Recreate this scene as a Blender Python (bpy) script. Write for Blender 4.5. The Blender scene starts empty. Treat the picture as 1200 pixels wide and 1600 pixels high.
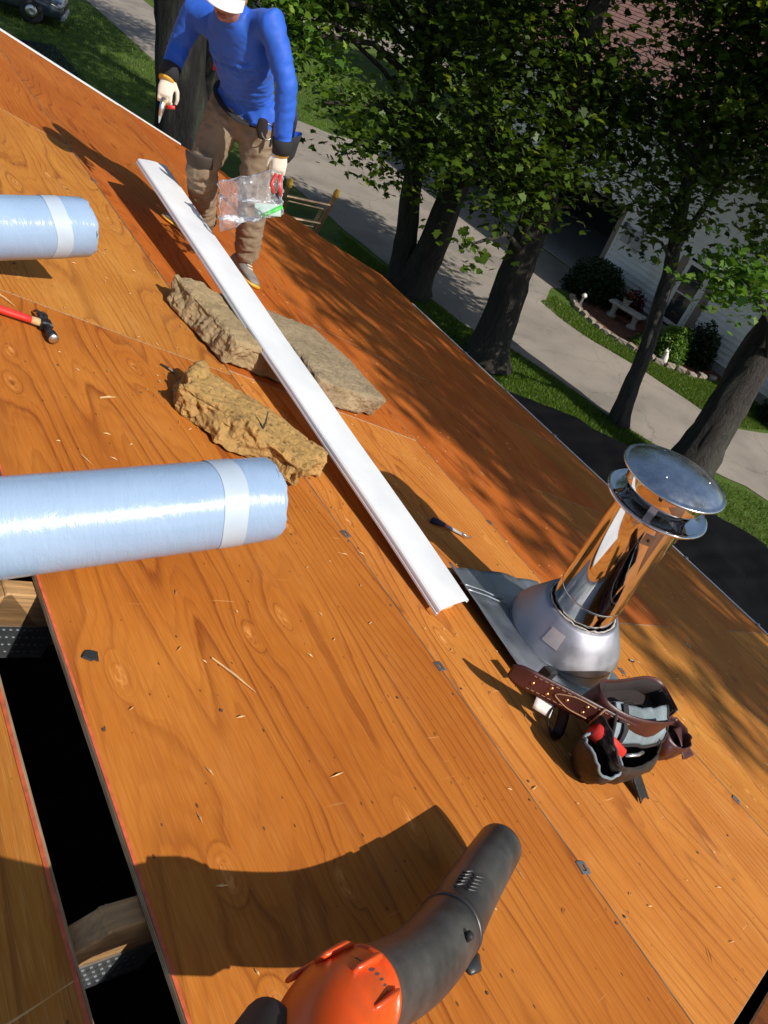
import bpy, bmesh, math, random
import numpy as np
from mathutils import Vector, Matrix, noise

random.seed(7); rng = np.random.default_rng(11)
scene = bpy.context.scene
COL = scene.collection
V = Vector
# ------------------------------------------------------------------ camera, sky, sun, exposure
EYE = V((0, 0, 6.2))
R = ((0.80449206, -0.51141514, 0.30207133), (-0.14188585, -0.65931381, -0.73835879), (0.57676766, 0.55114413, -0.60297529))
cam_d = bpy.data.cameras.new('camera'); cam = bpy.data.objects.new('camera', cam_d); COL.objects.link(cam)
cam.matrix_world = Matrix.Translation(EYE) @ Matrix(((R[0][0], -R[1][0], -R[2][0]), (R[0][1], -R[1][1], -R[2][1]), (R[0][2], -R[1][2], -R[2][2]))).to_4x4()
cam_d.sensor_fit = 'VERTICAL'; cam_d.sensor_height = 24.0; cam_d.lens = 1104.9 / 1600 * 24.0
cam_d.clip_start = 0.02; cam_d.clip_end = 1000
scene.camera = cam
SUN = V((0.22486, -0.72079, 0.65567)).normalized()
wd = bpy.data.worlds.new('World'); scene.world = wd; wd.use_nodes = True
wn = wd.node_tree; wn.nodes.clear()
sky = wn.nodes.new('ShaderNodeTexSky'); sky.sky_type = 'NISHITA'; sky.sun_disc = False
sky.sun_elevation = math.asin(SUN.z); sky.sun_rotation = math.atan2(SUN.x, SUN.y)
bg = wn.nodes.new('ShaderNodeBackground'); bg.inputs['Strength'].default_value = 0.105
wo = wn.nodes.new('ShaderNodeOutputWorld')
wn.links.new(sky.outputs[0], bg.inputs[0]); wn.links.new(bg.outputs[0], wo.inputs[0])
sl = bpy.data.lights.new('sun', 'SUN'); sl.energy = 5.0; sl.angle = math.radians(0.53); sl.color = (1.0, 0.95, 0.87)
so = bpy.data.objects.new('sun', sl); COL.objects.link(so)
so.rotation_euler = (-SUN).to_track_quat('-Z', 'Y').to_euler(); so.location = (6, -18, 24)
scene.view_settings.view_transform = 'Standard'; scene.view_settings.look = 'None'
scene.view_settings.exposure = 0.0; scene.view_settings.gamma = 1.0
scene.render.engine = 'CYCLES'
scene.cycles.use_denoising = True
scene.cycles.max_bounces = 8; scene.cycles.transparent_max_bounces = 12
scene.cycles.caustics_reflective = False

# ------------------------------------------------------------------ roof frame: u down the slope, v along the eave, h off the deck
PT = math.radians(22.12076)
EX = V((math.cos(PT), 0, -math.sin(PT))); EY = V((0, 1, 0)); EN = V((math.sin(PT), 0, math.cos(PT)))
ORG = EYE - EN
RM = Matrix(((EX.x, EY.x, EN.x, ORG.x), (EX.y, EY.y, EN.y, ORG.y), (EX.z, EY.z, EN.z, ORG.z), (0, 0, 0, 1)))
def RF(u, v, h=0.0): return RM @ V((u, v, h))

# ------------------------------------------------------------------ helpers
class MB:
    """collects verts and faces; build() links them as ONE mesh object"""
    def __init__(s): s.v = []; s.f = []; s.m = []
    def add(s, vs, fs, mi=0):
        b = len(s.v); s.v += [tuple(p) for p in vs]
        s.f += [tuple(i + b for i in f) for f in fs]; s.m += [mi] * len(fs); return s
    def box(s, x0, x1, y0, y1, z0, z1, mi=0, mat=None, bev=0.0):
        if bev > 0:
            P = []
            for z, i in ((z0, bev), (z0 + bev, 0), (z1 - bev, 0), (z1, bev)):
                P += [(x0 + i, y0 + i, z), (x1 - i, y0 + i, z), (x1 - i, y1 - i, z), (x0 + i, y1 - i, z)]
            F = [(3, 2, 1, 0), (12, 13, 14, 15)]
            for k in range(3):
                for j in range(4):
                    a = k * 4 + j; b = k * 4 + (j + 1) % 4; F.append((a, b, b + 4, a + 4))
        else:
            P = [(x0, y0, z0), (x1, y0, z0), (x1, y1, z0), (x0, y1, z0), (x0, y0, z1), (x1, y0, z1), (x1, y1, z1), (x0, y1, z1)]
            F = [(3, 2, 1, 0), (4, 5, 6, 7), (0, 1, 5, 4), (1, 2, 6, 5), (2, 3, 7, 6), (3, 0, 4, 7)]
        if mat is not None: P = [mat @ V(p) for p in P]
        return s.add(P, F, mi)
    def rings(s, rs, cap=True, mi=0, closed=True):
        n = len(rs[0]); P = [p for r in rs for p in r]; F = []
        for k in range(len(rs) - 1):
            for j in range(n if closed else n - 1):
                a = k * n + j; b = k * n + (j + 1) % n; F.append((a, b, b + n, a + n))
        if cap and closed:
            F.append(tuple(range(n - 1, -1, -1))); F.append(tuple(range((len(rs) - 1) * n, len(rs) * n)))
        return s.add(P, F, mi)
    def tube(s, pts, rad, n=10, cap=True, mi=0, side=None, flat=1.0, wob=None):
        pts = [V(p) for p in pts]
        if not hasattr(rad, '__len__'): rad = [rad] * len(pts)
        rs = []; prev = None
        for i, p in enumerate(pts):
            t = (pts[min(i + 1, len(pts) - 1)] - pts[max(i - 1, 0)]).normalized()
            if side is not None: a = V(side) - t * V(side).dot(t)
            elif prev is None:
                a = V((0, 0, 1)) if abs(t.z) < .9 else V((1, 0, 0)); a = a - t * a.dot(t)
            else: a = prev - t * prev.dot(t)
            a.normalize(); prev = a; b = t.cross(a)
            r = rad[i]; ra, rb = (r if hasattr(r, '__len__') else (r, r * flat))
            ring = []
            for k in range(n):
                th = 2 * math.pi * k / n; w = 1.0 if wob is None else wob(i, k, p)
                ring.append(p + (a * math.cos(th) * ra + b * math.sin(th) * rb) * w)
            rs.append(ring)
        return s.rings(rs, cap, mi)
    def capsule(s, pts, rad, n=14, side=None):
        """tube with rounded ends, for bodies that get remeshed"""
        pts = [V(p) for p in pts]; rad = [r if hasattr(r, '__len__') else (r, r) for r in rad]
        t0 = (pts[0] - pts[1]).normalized(); t1 = (pts[-1] - pts[-2]).normalized()
        P = []; Q = []
        for c, d in ((.98, .2), (.75, .66), (.4, .92)):
            m = min(rad[0]); P.append(pts[0] + t0 * m * c); Q.append((rad[0][0] * d, rad[0][1] * d))
        P += pts; Q += rad
        for c, d in ((.4, .92), (.75, .66), (.98, .2)):
            m = min(rad[-1]); P.append(pts[-1] + t1 * m * c); Q.append((rad[-1][0] * d, rad[-1][1] * d))
        return s.tube(P, Q, n, True, 0, side)
    def lathe(s, prof, n=40, c=(0, 0, 0), mi=0, cap=False, mat=None):
        rs = []
        for r, z in prof:
            ring = [V((c[0] + r * math.cos(2 * math.pi * k / n), c[1] + r * math.sin(2 * math.pi * k / n), c[2] + z)) for k in range(n)]
            if mat is not None: ring = [mat @ p for p in ring]
            rs.append(ring)
        return s.rings(rs, cap, mi)
    def grid(s, fn, nu, nv, mi=0):
        P = [fn(i / nu, j / nv) for i in range(nu + 1) for j in range(nv + 1)]
        F = [(i * (nv + 1) + j, (i + 1) * (nv + 1) + j, (i + 1) * (nv + 1) + j + 1, i * (nv + 1) + j + 1) for i in range(nu) for j in range(nv)]
        return s.add(P, F, mi)
    def mesh(s, name, mats, smooth=False):
        me = bpy.data.meshes.new(name); me.from_pydata(s.v, [], s.f)
        for m in (mats if isinstance(mats, (list, tuple)) else [mats]): me.materials.append(m)
        if any(s.m): me.polygons.foreach_set('material_index', s.m)
        if smooth: me.polygons.foreach_set('use_smooth', [True] * len(s.f))
        me.update(); return me
    def build(s, name, mats, parent=None, smooth=False, mw=None, sharp=None, thick=0.0):
        me = s.mesh(name, mats, smooth)
        if sharp is not None:
            bm = bmesh.new(); bm.from_mesh(me); bmesh.ops.remove_doubles(bm, verts=bm.verts, dist=1e-5)
            bmesh.ops.recalc_face_normals(bm, faces=bm.faces)
            for e in bm.edges:
                if len(e.link_faces) == 2 and e.calc_face_angle(0) > sharp: e.smooth = False
            bm.to_mesh(me); bm.free()
        o = bpy.data.objects.new(name, me); COL.objects.link(o)
        if parent is not None: o.parent = parent
        if mw is not None: o.matrix_local = mw
        if thick:
            md = o.modifiers.new('thickness', 'SOLIDIFY'); md.thickness = thick; md.offset = 0
        return o

def tag(o, label=None, cat=None, group=None, kind=None):
    if label: o['label'] = label
    if cat: o['category'] = cat
    if group: o['group'] = group
    if kind: o['kind'] = kind
    return o
def thing(name, label, cat, mw=None, group=None):
    o = bpy.data.objects.new(name, None); COL.objects.link(o); o.empty_display_size = .1
    if mw is not None: o.matrix_world = mw
    return tag(o, label, cat, group)
def T(*p): return Matrix.Translation(V(p))
def RZ(a): return Matrix.Rotation(a, 4, 'Z')
def RX(a): return Matrix.Rotation(a, 4, 'X')
def RY(a): return Matrix.Rotation(a, 4, 'Y')
def on_roof(u, v, h=0.0, a=0.0): return RM @ T(u, v, h) @ RZ(a)
def link_copy(o, parent=None):
    c = o.copy(); COL.objects.link(c); c.parent = parent; return c
def fbm(p, oct=4, lac=2.0, gain=.5):
    s = 0; a = 1
    for _ in range(oct):
        s += a * noise.noise(p); p = p * lac; a *= gain
    return s

# ------------------------------------------------------------------ node helpers
class NT:
    def __init__(s, name):
        s.mat = bpy.data.materials.new(name); s.mat.use_nodes = True; s.t = s.mat.node_tree; s.t.nodes.clear()
        s.out = s.t.nodes.new('ShaderNodeOutputMaterial')
    def n(s, typ, props=None, **inp):
        nd = s.t.nodes.new(typ)
        for k, v in (props or {}).items(): setattr(nd, k, v)
        for k, v in inp.items():
            key = int(k[1:]) if k[0] == '_' and k[1:].isdigit() else k.replace('_', ' ')
            s.set(nd, key, v)
        return nd
    def set(s, nd, key, v):
        i = nd.inputs[key]
        if isinstance(v, bpy.types.NodeSocket): s.t.links.new(v, i)
        elif isinstance(v, bpy.types.Node): s.t.links.new(v.outputs[0], i)
        else:
            if isinstance(v, (tuple, list)) and len(v) == 3 and i.type == 'RGBA': v = (*v, 1)
            i.default_value = v
    def math(s, op, a, b=0.0, c=0.0, clamp=False):
        nd = s.n('ShaderNodeMath', {'operation': op, 'use_clamp': clamp}); s.set(nd, 0, a); s.set(nd, 1, b); s.set(nd, 2, c); return nd.outputs[0]
    def mix(s, f, a, b, mode='MIX'):
        nd = s.n('ShaderNodeMix', {'data_type': 'RGBA', 'blend_type': mode}); s.set(nd, 0, f); s.set(nd, 6, a); s.set(nd, 7, b); return nd.outputs[2]
    def ramp(s, f, stops, interp='LINEAR'):
        nd = s.n('ShaderNodeValToRGB'); s.set(nd, 0, f); cr = nd.color_ramp; cr.interpolation = interp
        while len(cr.elements) < len(stops): cr.elements.new(.5)
        for e, (p, c) in zip(cr.elements, stops):
            e.position = p; e.color = (c, c, c, 1) if not hasattr(c, '__len__') else (*c, 1)
        return nd.outputs[0]
    def coord(s, which='Object', scale=(1, 1, 1), off=None):
        tc = s.n('ShaderNodeTexCoord'); mp = s.n('ShaderNodeMapping'); s.t.links.new(tc.outputs[which], mp.inputs[0]); mp.inputs['Scale'].default_value = scale
        if off is not None: s.set(mp, 'Location', off)
        return mp.outputs[0]
    def noise(s, vec, scale, detail=3.0, rough=.55, dist=0.0):
        return s.n('ShaderNodeTexNoise', None, Vector=vec, Scale=scale, Detail=detail, Roughness=rough, Distortion=dist).outputs[0]
    def bump(s, h, strength=.3, dist=.01):
        return s.n('ShaderNodeBump', None, Height=h, Strength=strength, Distance=dist).outputs[0]
    def bsdf(s, **k):
        nd = s.n('ShaderNodeBsdfPrincipled', None, **k); s.t.links.new(nd.outputs[0], s.out.inputs[0]); return nd

def simple(name, col, rough=.6, metal=0.0, var=.25, scale=12.0, bump=0.0, bscale=60.0, bdist=.004, stretch=(1, 1, 1), dirt=None, dscale=3.0, spec=.5, coat=0.0, sheen=0.0):
    """one base colour with uneven tone, optional dirt patches and fine relief"""
    t = NT(name); c = t.coord('Object', stretch)
    n = t.noise(c, scale, 4)
    lo = tuple(x * (1 - var) for x in col); hi = tuple(min(1, x * (1 + var)) for x in col)
    cc = t.ramp(n, [(.25, lo), (.75, hi)])
    if dirt is not None:
        d = t.ramp(t.noise(c, dscale, 6, .65), [(.48, 0.0), (.68, 1.0)]); cc = t.mix(t.math('MULTIPLY', d, .7), cc, dirt)
    kw = dict(Base_Color=cc, Roughness=t.ramp(n, [(.2, max(0, rough - .08)), (.8, min(1, rough + .08))]), Metallic=metal)
    if bump: kw['Normal'] = t.bump(t.noise(c, bscale, 5, .6), bump, bdist)
    b = t.bsdf(**kw); b.inputs['Specular IOR Level'].default_value = spec
    if coat: b.inputs['Coat Weight'].default_value = coat
    if sheen: b.inputs['Sheen Weight'].default_value = sheen
    return t.mat

def plywood():
    t = NT('plywood')
    oi = t.n('ShaderNodeObjectInfo')
    rnd = t.math('MULTIPLY', oi.outputs['Random'], 57.0)
    off = t.n('ShaderNodeCombineXYZ', None, X=rnd, Y=t.math('MULTIPLY', rnd, 1.7), Z=0.0).outputs[0]
    c = t.coord('Object', (1, 1, 1), off)
    def sc(x, y, z=1.0):
        return t.n('ShaderNodeVectorMath', {'operation': 'MULTIPLY'}, _0=c, _1=(x, y, z)).outputs[0]
    # knots: sparse cells
    vor = t.n('ShaderNodeTexVoronoi', {'feature': 'F1', 'voronoi_dimensions': '2D'}, Vector=sc(3.6, 1.7), Scale=1.0, Randomness=1.0)
    cellr = t.n('ShaderNodeSeparateColor', None, Color=vor.outputs['Color'])
    keep = t.math('GREATER_THAN', cellr.outputs[0], .38)
    d = vor.outputs['Distance']
    wide = t.math('MULTIPLY', t.ramp(d, [(0.0, 1.0), (.025, .7), (.06, .36), (.13, .12), (.30, 0.0)], 'EASE'), keep)
    warp = t.noise(sc(1.0, .15), 2.6, 1.6, .45)
    xs = t.n('ShaderNodeSeparateXYZ', None, Vector=c).outputs[0]
    field = t.math('ADD', t.math('ADD', t.math('MULTIPLY', warp, 17.0), t.math('MULTIPLY', xs, 13.0)), t.math('MULTIPLY', wide, 3.4))
    jit = t.noise(sc(5.0, .7), 6.0, 3, .6)
    field = t.math('ADD', field, t.math('MULTIPLY', jit, .28))
    fr = t.math('FRACT', field)
    ring = t.ramp(fr, [(0.0, 0.18), (.06, 0.0), (.5, .03), (.76, .22), (.90, .85), (.95, 1.0), (1.0, .25)])
    r2 = t.ramp(t.math('FRACT', t.math('MULTIPLY', field, 2.7)), [(0.0, 0.0), (.6, .05), (.92, .42), (1.0, .05)])
    ring = t.math('MAXIMUM', ring, r2)
    patch = t.ramp(t.noise(sc(1.0, .4), 3.1, 2), [(.32, .40), (.62, 1.0)])
    ring = t.math('MULTIPLY', ring, patch)
    fib = t.noise(sc(75.0, 2.6), 2.0, 4, .65)
    fib2 = t.noise(sc(190.0, 7.0), 2.0, 2, .5)
    blot = t.noise(sc(1.2, .7), 1.7, 4, .6)
    base = t.ramp(blot, [(.28, (.36, .102, .011)), (.5, (.435, .140, .018)), (.72, (.51, .19, .030))])
    base = t.mix(t.math('MULTIPLY', ring, .95), base, (.20, .045, .006))
    base = t.mix(t.math('MULTIPLY', t.ramp(fib, [(.42, 0.0), (.72, 1.0)]), .5), base, (.30, .082, .012))
    base = t.mix(t.math('MULTIPLY', t.ramp(fib2, [(.5, 0.0), (.8, 1.0)]), .22), base, (.70, .36, .11))
    # knot hearts: pale torn halo with a dark eye
    halo = t.math('MULTIPLY', t.ramp(d, [(.0, 1.0), (.03, .85), (.07, .0)]), keep)
    hn = t.ramp(t.noise(sc(30.0, 12.0), 2.5, 3), [(.42, 0.0), (.6, 1.0)])
    base = t.mix(t.math('MULTIPLY', t.math('MULTIPLY', halo, hn), .75), base, (.72, .31, .09))
    eye = t.math('MULTIPLY', t.ramp(d, [(.0, 1.0), (.016, .8), (.034, 0.0)]), t.math('GREATER_THAN', cellr.outputs[1], .35))
    base = t.mix(t.math('MULTIPLY', t.math('MULTIPLY', eye, keep), .75), base, (.16, .045, .008))
    # scuffs across the grain, dark specks
    scuff = t.ramp(t.noise(sc(3.0, 60.0), 1.6, 2, .5), [(.70, 0.0), (.76, 1.0)])
    scuff = t.math('MULTIPLY', scuff, t.ramp(t.noise(c, 4.0, 2), [(.5, 0.0), (.62, 1.0)]))
    base = t.mix(t.math('MULTIPLY', scuff, .45), base, (.80, .48, .22))
    spk = t.n('ShaderNodeTexVoronoi', {'voronoi_dimensions': '2D'}, Vector=sc(26.0, 15.0), Scale=1.0)
    sr = t.n('ShaderNodeSeparateColor', None, Color=spk.outputs['Color'])
    spm = t.math('MULTIPLY', t.math('LESS_THAN', spk.outputs['Distance'], t.math('MULTIPLY', sr.outputs[1], .075)), t.math('GREATER_THAN', sr.outputs[0], .72))
    base = t.mix(t.math('MULTIPLY', spm, .75), base, (.05, .022, .010))
    wz = t.ramp(t.noise(sc(1.6, .9), 2.6, 6, .7), [(.52, 0.0), (.78, .22)])
    base = t.mix(t.math('MULTIPLY', wz, t.ramp(fib2, [(.35, .3), (.65, 1.0)])), base, (.52, .27, .11))
    base = t.mix(1.0, base, oi.outputs['Color'], 'MULTIPLY')
    h = t.math('ADD', t.math('MULTIPLY', fib, .6), t.math('MULTIPLY', ring, -.5))
    t.bsdf(Base_Color=base, Roughness=t.ramp(fib, [(.3, .62), (.7, .82)]), Normal=t.bump(h, .3, .003), Specular_IOR_Level=.2)
    return t.mat

def ply_edge():
    t = NT('ply_edge'); c = t.coord('Object')
    z = t.n('ShaderNodeSeparateXYZ', None, Vector=c).outputs[2]
    s = t.math('FRACT', t.math('MULTIPLY', z, 260.0))
    base = t.ramp(s, [(0.0, (.50, .33, .17)), (.45, (.46, .29, .14)), (.5, (.16, .09, .045)), (1.0, (.22, .12, .06))])
    n = t.noise(t.coord('Object', (40, 4, 40)), 3.0, 4)
    t.bsdf(Base_Color=t.mix(t.ramp(n, [(.4, 0.0), (.7, .5)]), base, (.66, .50, .32)), Roughness=.8, Normal=t.bump(n, .4, .004))
    return t.mat

def leaf_mat(name, dark, light, trans=.35, pale=None):
    t = NT(name)
    a = t.n('ShaderNodeAttribute', {'attribute_name': 'tone'}).outputs['Fac']
    stops = [(0.0, dark), (.8, light)] + ([(1.0, pale)] if pale else [])
    col = t.ramp(a, stops)
    p = t.n('ShaderNodeBsdfPrincipled', None, Base_Color=col, Roughness=.42); p.inputs['Specular IOR Level'].default_value = .35
    tr = t.n('ShaderNodeBsdfTranslucent', None, Color=t.mix(.5, col, t.mix(1.0, col, (1.6, 1.5, .5), 'MULTIPLY')))
    m = t.n('ShaderNodeMixShader', None, Fac=trans); t.t.links.new(p.outputs[0], m.inputs[1]); t.t.links.new(tr.outputs[0], m.inputs[2])
    t.t.links.new(m.outputs[0], t.out.inputs[0]); return t.mat

def metal(name, col, rough, bump=0.0, scale=8.0, dirt=None, dents=0.0):
    t = NT(name); c = t.coord('Object'); n = t.noise(c, scale, 5, .6)
    cc = t.ramp(n, [(.3, tuple(x * .82 for x in col)), (.7, col)])
    if dirt: cc = t.mix(t.ramp(t.noise(c, scale * .6, 6, .7), [(.5, 0.0), (.72, .65)]), cc, dirt)
    h = t.math('ADD', t.math('MULTIPLY', t.noise(c, 3.5, 1), dents), t.math('MULTIPLY', n, bump))
    t.bsdf(Base_Color=cc, Metallic=1.0, Roughness=t.ramp(n, [(.25, rough * .75), (.8, rough * 1.35)]), Normal=t.bump(h, 1.0, .01))
    return t.mat

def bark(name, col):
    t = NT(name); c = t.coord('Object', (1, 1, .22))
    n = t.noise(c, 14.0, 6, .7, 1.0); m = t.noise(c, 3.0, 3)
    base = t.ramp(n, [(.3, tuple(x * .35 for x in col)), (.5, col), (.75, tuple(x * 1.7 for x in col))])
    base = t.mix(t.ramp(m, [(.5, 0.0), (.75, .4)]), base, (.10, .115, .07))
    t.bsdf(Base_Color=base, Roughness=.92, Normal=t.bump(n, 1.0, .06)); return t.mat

def ground_mat(name, stops, scale, bump=.4, bdist=.03, fine=40.0, rough=.95, spots=None, cracks=False):
    t = NT(name); c = t.coord('Object')
    n = t.noise(c, scale, 6, .62); f = t.noise(c, fine, 4, .7)
    col = t.ramp(t.math('ADD', t.math('MULTIPLY', n, .62), t.math('MULTIPLY', f, .38)), stops)
    if spots: col = t.mix(t.ramp(t.noise(c, spots[1], 3), [(.56, 0.0), (.64, spots[2])]), col, spots[0])
    if cracks:
        wv = t.n('ShaderNodeVectorMath', {'operation': 'ADD'}, _0=c, _1=t.n('ShaderNodeTexNoise', None, Vector=c, Scale=1.2, Detail=4.0).outputs['Color']).outputs[0]
        e = t.n('ShaderNodeTexVoronoi', {'feature': 'DISTANCE_TO_EDGE'}, Vector=wv, Scale=.33).outputs['Distance']
        col = t.mix(t.math('MULTIPLY', t.ramp(e, [(0.0, 1.0), (.007, .0)]), .35), col, (.05, .045, .04))
        col = t.mix(t.math('MULTIPLY', t.ramp(t.noise(c, 1.7, 6, .75), [(.55, 0.0), (.72, 1.0)]), .4), col, (.11, .098, .085))
    t.bsdf(Base_Color=col, Roughness=rough, Normal=t.bump(f, bump, bdist), Specular_IOR_Level=.25); return t.mat

PLY = plywood(); EDGE = ply_edge()
MAT = {
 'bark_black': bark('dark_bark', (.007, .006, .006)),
 'lumber': simple('rafter_lumber', (.42, .24, .10), .75, var=.4, scale=9, bump=.4, bscale=30, stretch=(1, 12, 12)),
 'galv': metal('galvanised_steel', (.47, .47, .52), .52, .02, 7, (.34, .33, .33), .15),
 'galv_old': metal('aged_flashing', (.44, .47, .50), .50, .03, 6, (.30, .28, .25), .5),
 'chrome': metal('polished_pipe', (.80, .78, .76), .055, .004, 14, (.66, .64, .62), .16),
 'alu': metal('bare_aluminium', (.70, .70, .71), .32, .02, 12),
 'steel': metal('tool_steel', (.40, .40, .41), .35, .05, 30, (.16, .11, .08)),
 'black_steel': metal('blackened_steel', (.10, .10, .105), .42, .08, 30),
 'rust': simple('rust_iron', (.10, .055, .035), .85, var=.5, scale=40, bump=.5),
 'white_paint': simple('white_coil_paint', (.80, .81, .82), .38, var=.03, scale=5, dirt=(.66, .68, .72), dscale=2.2),
 'wood_pale': simple('pale_split_wood', (.62, .40, .18), .8, var=.3, scale=30, bump=.5),
 'red_plastic': simple('red_plastic', (.62, .035, .025), .38, var=.15),
 'red_edge': simple('red_edge_paint', (.55, .10, .035), .7, var=.3, scale=60),
 'orange_plastic': simple('orange_plastic', (.78, .085, .010), .30, var=.12, scale=6, dirt=(.38, .06, .015), dscale=9, bump=.08, bscale=200),
 'black_plastic': simple('black_plastic', (.032, .032, .034), .40, var=.3, scale=9, dirt=(.105, .10, .092), dscale=5, bump=.10, bscale=180, bdist=.002),
 'rubber': simple('black_rubber', (.018, .018, .019), .7, var=.3, bump=.2),
 'yellow': simple('yellow_plastic', (.72, .40, .03), .5, var=.2, dirt=(.30, .19, .06), dscale=20),
 'leather': simple('maroon_leather', (.062, .014, .012), .42, var=.4, scale=14, bump=.35, bscale=120, bdist=.002, dirt=(.045, .016, .012), dscale=9),
 'leather_dark': simple('dark_worn_leather', (.016, .011, .009), .48, var=.5, scale=16, bump=.5, bscale=90, bdist=.003, dirt=(.05, .04, .034), dscale=11),
 'leather_in': simple('suede_lining', (.022, .014, .013), .9, var=.4, bump=.3),
 'stitch': simple('tan_stitching', (.34, .18, .09), .8, var=.2),
 'denim': simple('faded_grey_cloth', (.20, .25, .27), .9, var=.35, scale=10, bump=.5, bscale=220, bdist=.002, dirt=(.09, .10, .11), dscale=7),
 'brass': metal('copper_rivet', (.62, .33, .15), .35),
 'shirt': simple('blue_jersey', (.016, .105, .56), .66, var=.2, scale=9, bump=.2, bscale=400, bdist=.001, sheen=.08),
 'khaki': simple('khaki_cotton', (.24, .178, .115), .9, var=.2, scale=7, bump=.35, bscale=260, bdist=.0015, dirt=(.18, .128, .08), dscale=5),
 'glove': simple('cream_cotton_glove', (.72, .62, .50), .9, var=.14, scale=20, bump=.3, bscale=300, bdist=.001),
 'black_cloth': simple('black_cloth', (.018, .018, .020), .9, var=.3, bump=.3, bscale=200),
 'skin': simple('skin', (.40, .185, .115), .5, var=.14, scale=14, bump=.1, bscale=200),
 'lips': simple('lips', (.36, .10, .08), .45, var=.1),
 'cap': simple('white_cap_cloth', (.78, .76, .74), .85, var=.06, bump=.3, bscale=300, bdist=.001),
 'navy': simple('navy_cloth', (.02, .03, .07), .85, var=.2),
 'shoe': simple('grey_shoe', (.20, .19, .185), .8, var=.35, scale=16, bump=.3, dirt=(.30, .24, .18), dscale=12),
 'hair': simple('dark_hair', (.012, .010, .009), .6, var=.3),
 'tarp': simple('black_tarp', (.0035, .0035, .004), .7, var=.3, scale=2, bump=.3, bscale=5, bdist=.03, spec=.12),
 'bark': bark('maple_bark', (.034, .028, .023)),
 'bark2': bark('grey_bark', (.055, .048, .042)),
 'leaf': leaf_mat('maple_leaf', (.014, .030, .004), (.10, .172, .015), .48, (.25, .31, .035)),
 'leaf_b': leaf_mat('bright_leaf', (.045, .11, .012), (.14, .27, .030), .40, (.26, .36, .06)),
 'leaf_d': leaf_mat('dark_shrub_leaf', (.006, .020, .005), (.022, .052, .012), .2),
 'leaf_r': leaf_mat('dark_red_leaf', (.03, .006, .006), (.11, .015, .015), .2),
 'petal': simple('red_petal', (.55, .02, .03), .6, var=.3),
 'grass_blade': leaf_mat('grass_blade', (.05, .10, .012), (.14, .23, .025), .35, (.28, .30, .07)),
 'lawn': ground_mat('lawn_soil', [(.25, (.035, .06, .012)), (.5, (.085, .14, .02)), (.75, (.14, .19, .035))], 1.4, .8, .05, 60.0, spots=((.12, .10, .05), 0.9, .35)),
 'asphalt': ground_mat('worn_asphalt', [(.3, (.20, .172, .142)), (.5, (.28, .243, .202)), (.7, (.36, .312, .26))], .6, .35, .006, 140.0, .9, spots=((.15, .135, .12), .35, .45), cracks=True),
 'mulch': ground_mat('red_mulch', [(.3, (.05, .022, .014)), (.5, (.17, .075, .045)), (.72, (.30, .15, .10))], 6.0, .9, .05, 35.0),
 'edging': simple('edging_stone', (.30, .25, .20), .9, var=.4, scale=6, bump=.6, bscale=20, bdist=.02),
 'siding': simple('white_vinyl_siding', (.76, .77, .78), .5, var=.04, scale=2, dirt=(.52, .53, .53), dscale=.8),
 'trim': simple('white_trim', (.74, .74, .73), .5, var=.05, scale=3),
 'tan_trim': simple('tan_trim', (.24, .20, .165), .7, var=.12),
 'shingle': simple('brown_shingle', (.21, .105, .082), .95, var=.35, scale=5, bump=.6, bscale=40, bdist=.02),
 'glass': simple('window_glass', (.03, .035, .04), .06, var=.1, spec=.8),
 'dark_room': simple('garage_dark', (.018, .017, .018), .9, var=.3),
 'grey_box': simple('grey_utility_box', (.36, .38, .40), .5, var=.1),
 'concrete': simple('cast_stone', (.36, .34, .31), .9, var=.25, scale=10, bump=.4),
 'statue': simple('white_ornament', (.75, .72, .68), .6, var=.12),
 'car_paint': simple('dark_blue_grey_paint', (.035, .05, .065), .22, var=.05, coat=.6),
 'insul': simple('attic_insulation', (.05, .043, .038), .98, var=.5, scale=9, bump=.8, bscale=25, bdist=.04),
 'clapboard': simple('house_wall_paint', (.42, .40, .37), .7, var=.08, scale=3),
}
# ------------------------------------------------------------------ ground, drive, beds
def sheet_poly(name, pts, z, mat, parent=None, amp=0.0):
    bm = bmesh.new(); vs = [bm.verts.new((x, y, z)) for x, y in pts]; f = bm.faces.new(vs)
    if f.normal.z < 0: bmesh.ops.reverse_faces(bm, faces=[f])
    me = bpy.data.meshes.new(name); bm.to_mesh(me); bm.free(); me.materials.append(mat)
    o = bpy.data.objects.new(name, me); COL.objects.link(o); return o
def jag(pts, step=.35, amp=.05):
    out = []
    for i in range(len(pts)):
        a = V(pts[i]); b = V(pts[(i + 1) % len(pts)]); n = max(1, int((b - a).length / step))
        if (b - a).length > 14: n = min(n, 12)
        for k in range(n):
            p = a.lerp(b, k / n); out.append((p.x + fbm(V((p.x * 1.3, p.y * 1.3, 3))) * amp, p.y + fbm(V((p.x * 1.3, p.y * 1.3, 9))) * amp))
    return out
tag(sheet_poly('ground', [(-260, -260), (300, -260), (300, 320), (-260, 320)], 0.0, MAT['lawn']), kind='structure')
DRIVE = jag([(14.6, 4.6), (13.35, 6.2), (12.95, 7.3), (12.7, 8.8), (12.35, 10.0), (11.75, 10.9), (11.5, 12.85), (11.2, 16), (11.0, 22), (10.9, 34), (10.6, 52), (14.6, 52), (14.7, 34),
             (14.75, 26.4), (15.9, 25.2), (19.25, 24.6), (19.25, 13.4), (16.9, 13.3), (16.0, 12.6), (15.55, 11.6), (15.6, 10.6), (16.15, 9.0), (16.45, 7.2), (16.8, 6.35), (18.2, 5.9), (24, 5.2), (24, -9), (15.5, -9), (15.2, 2.0)])
tag(sheet_poly('driveway', DRIVE, .012, MAT['asphalt']), kind='structure')
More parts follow.
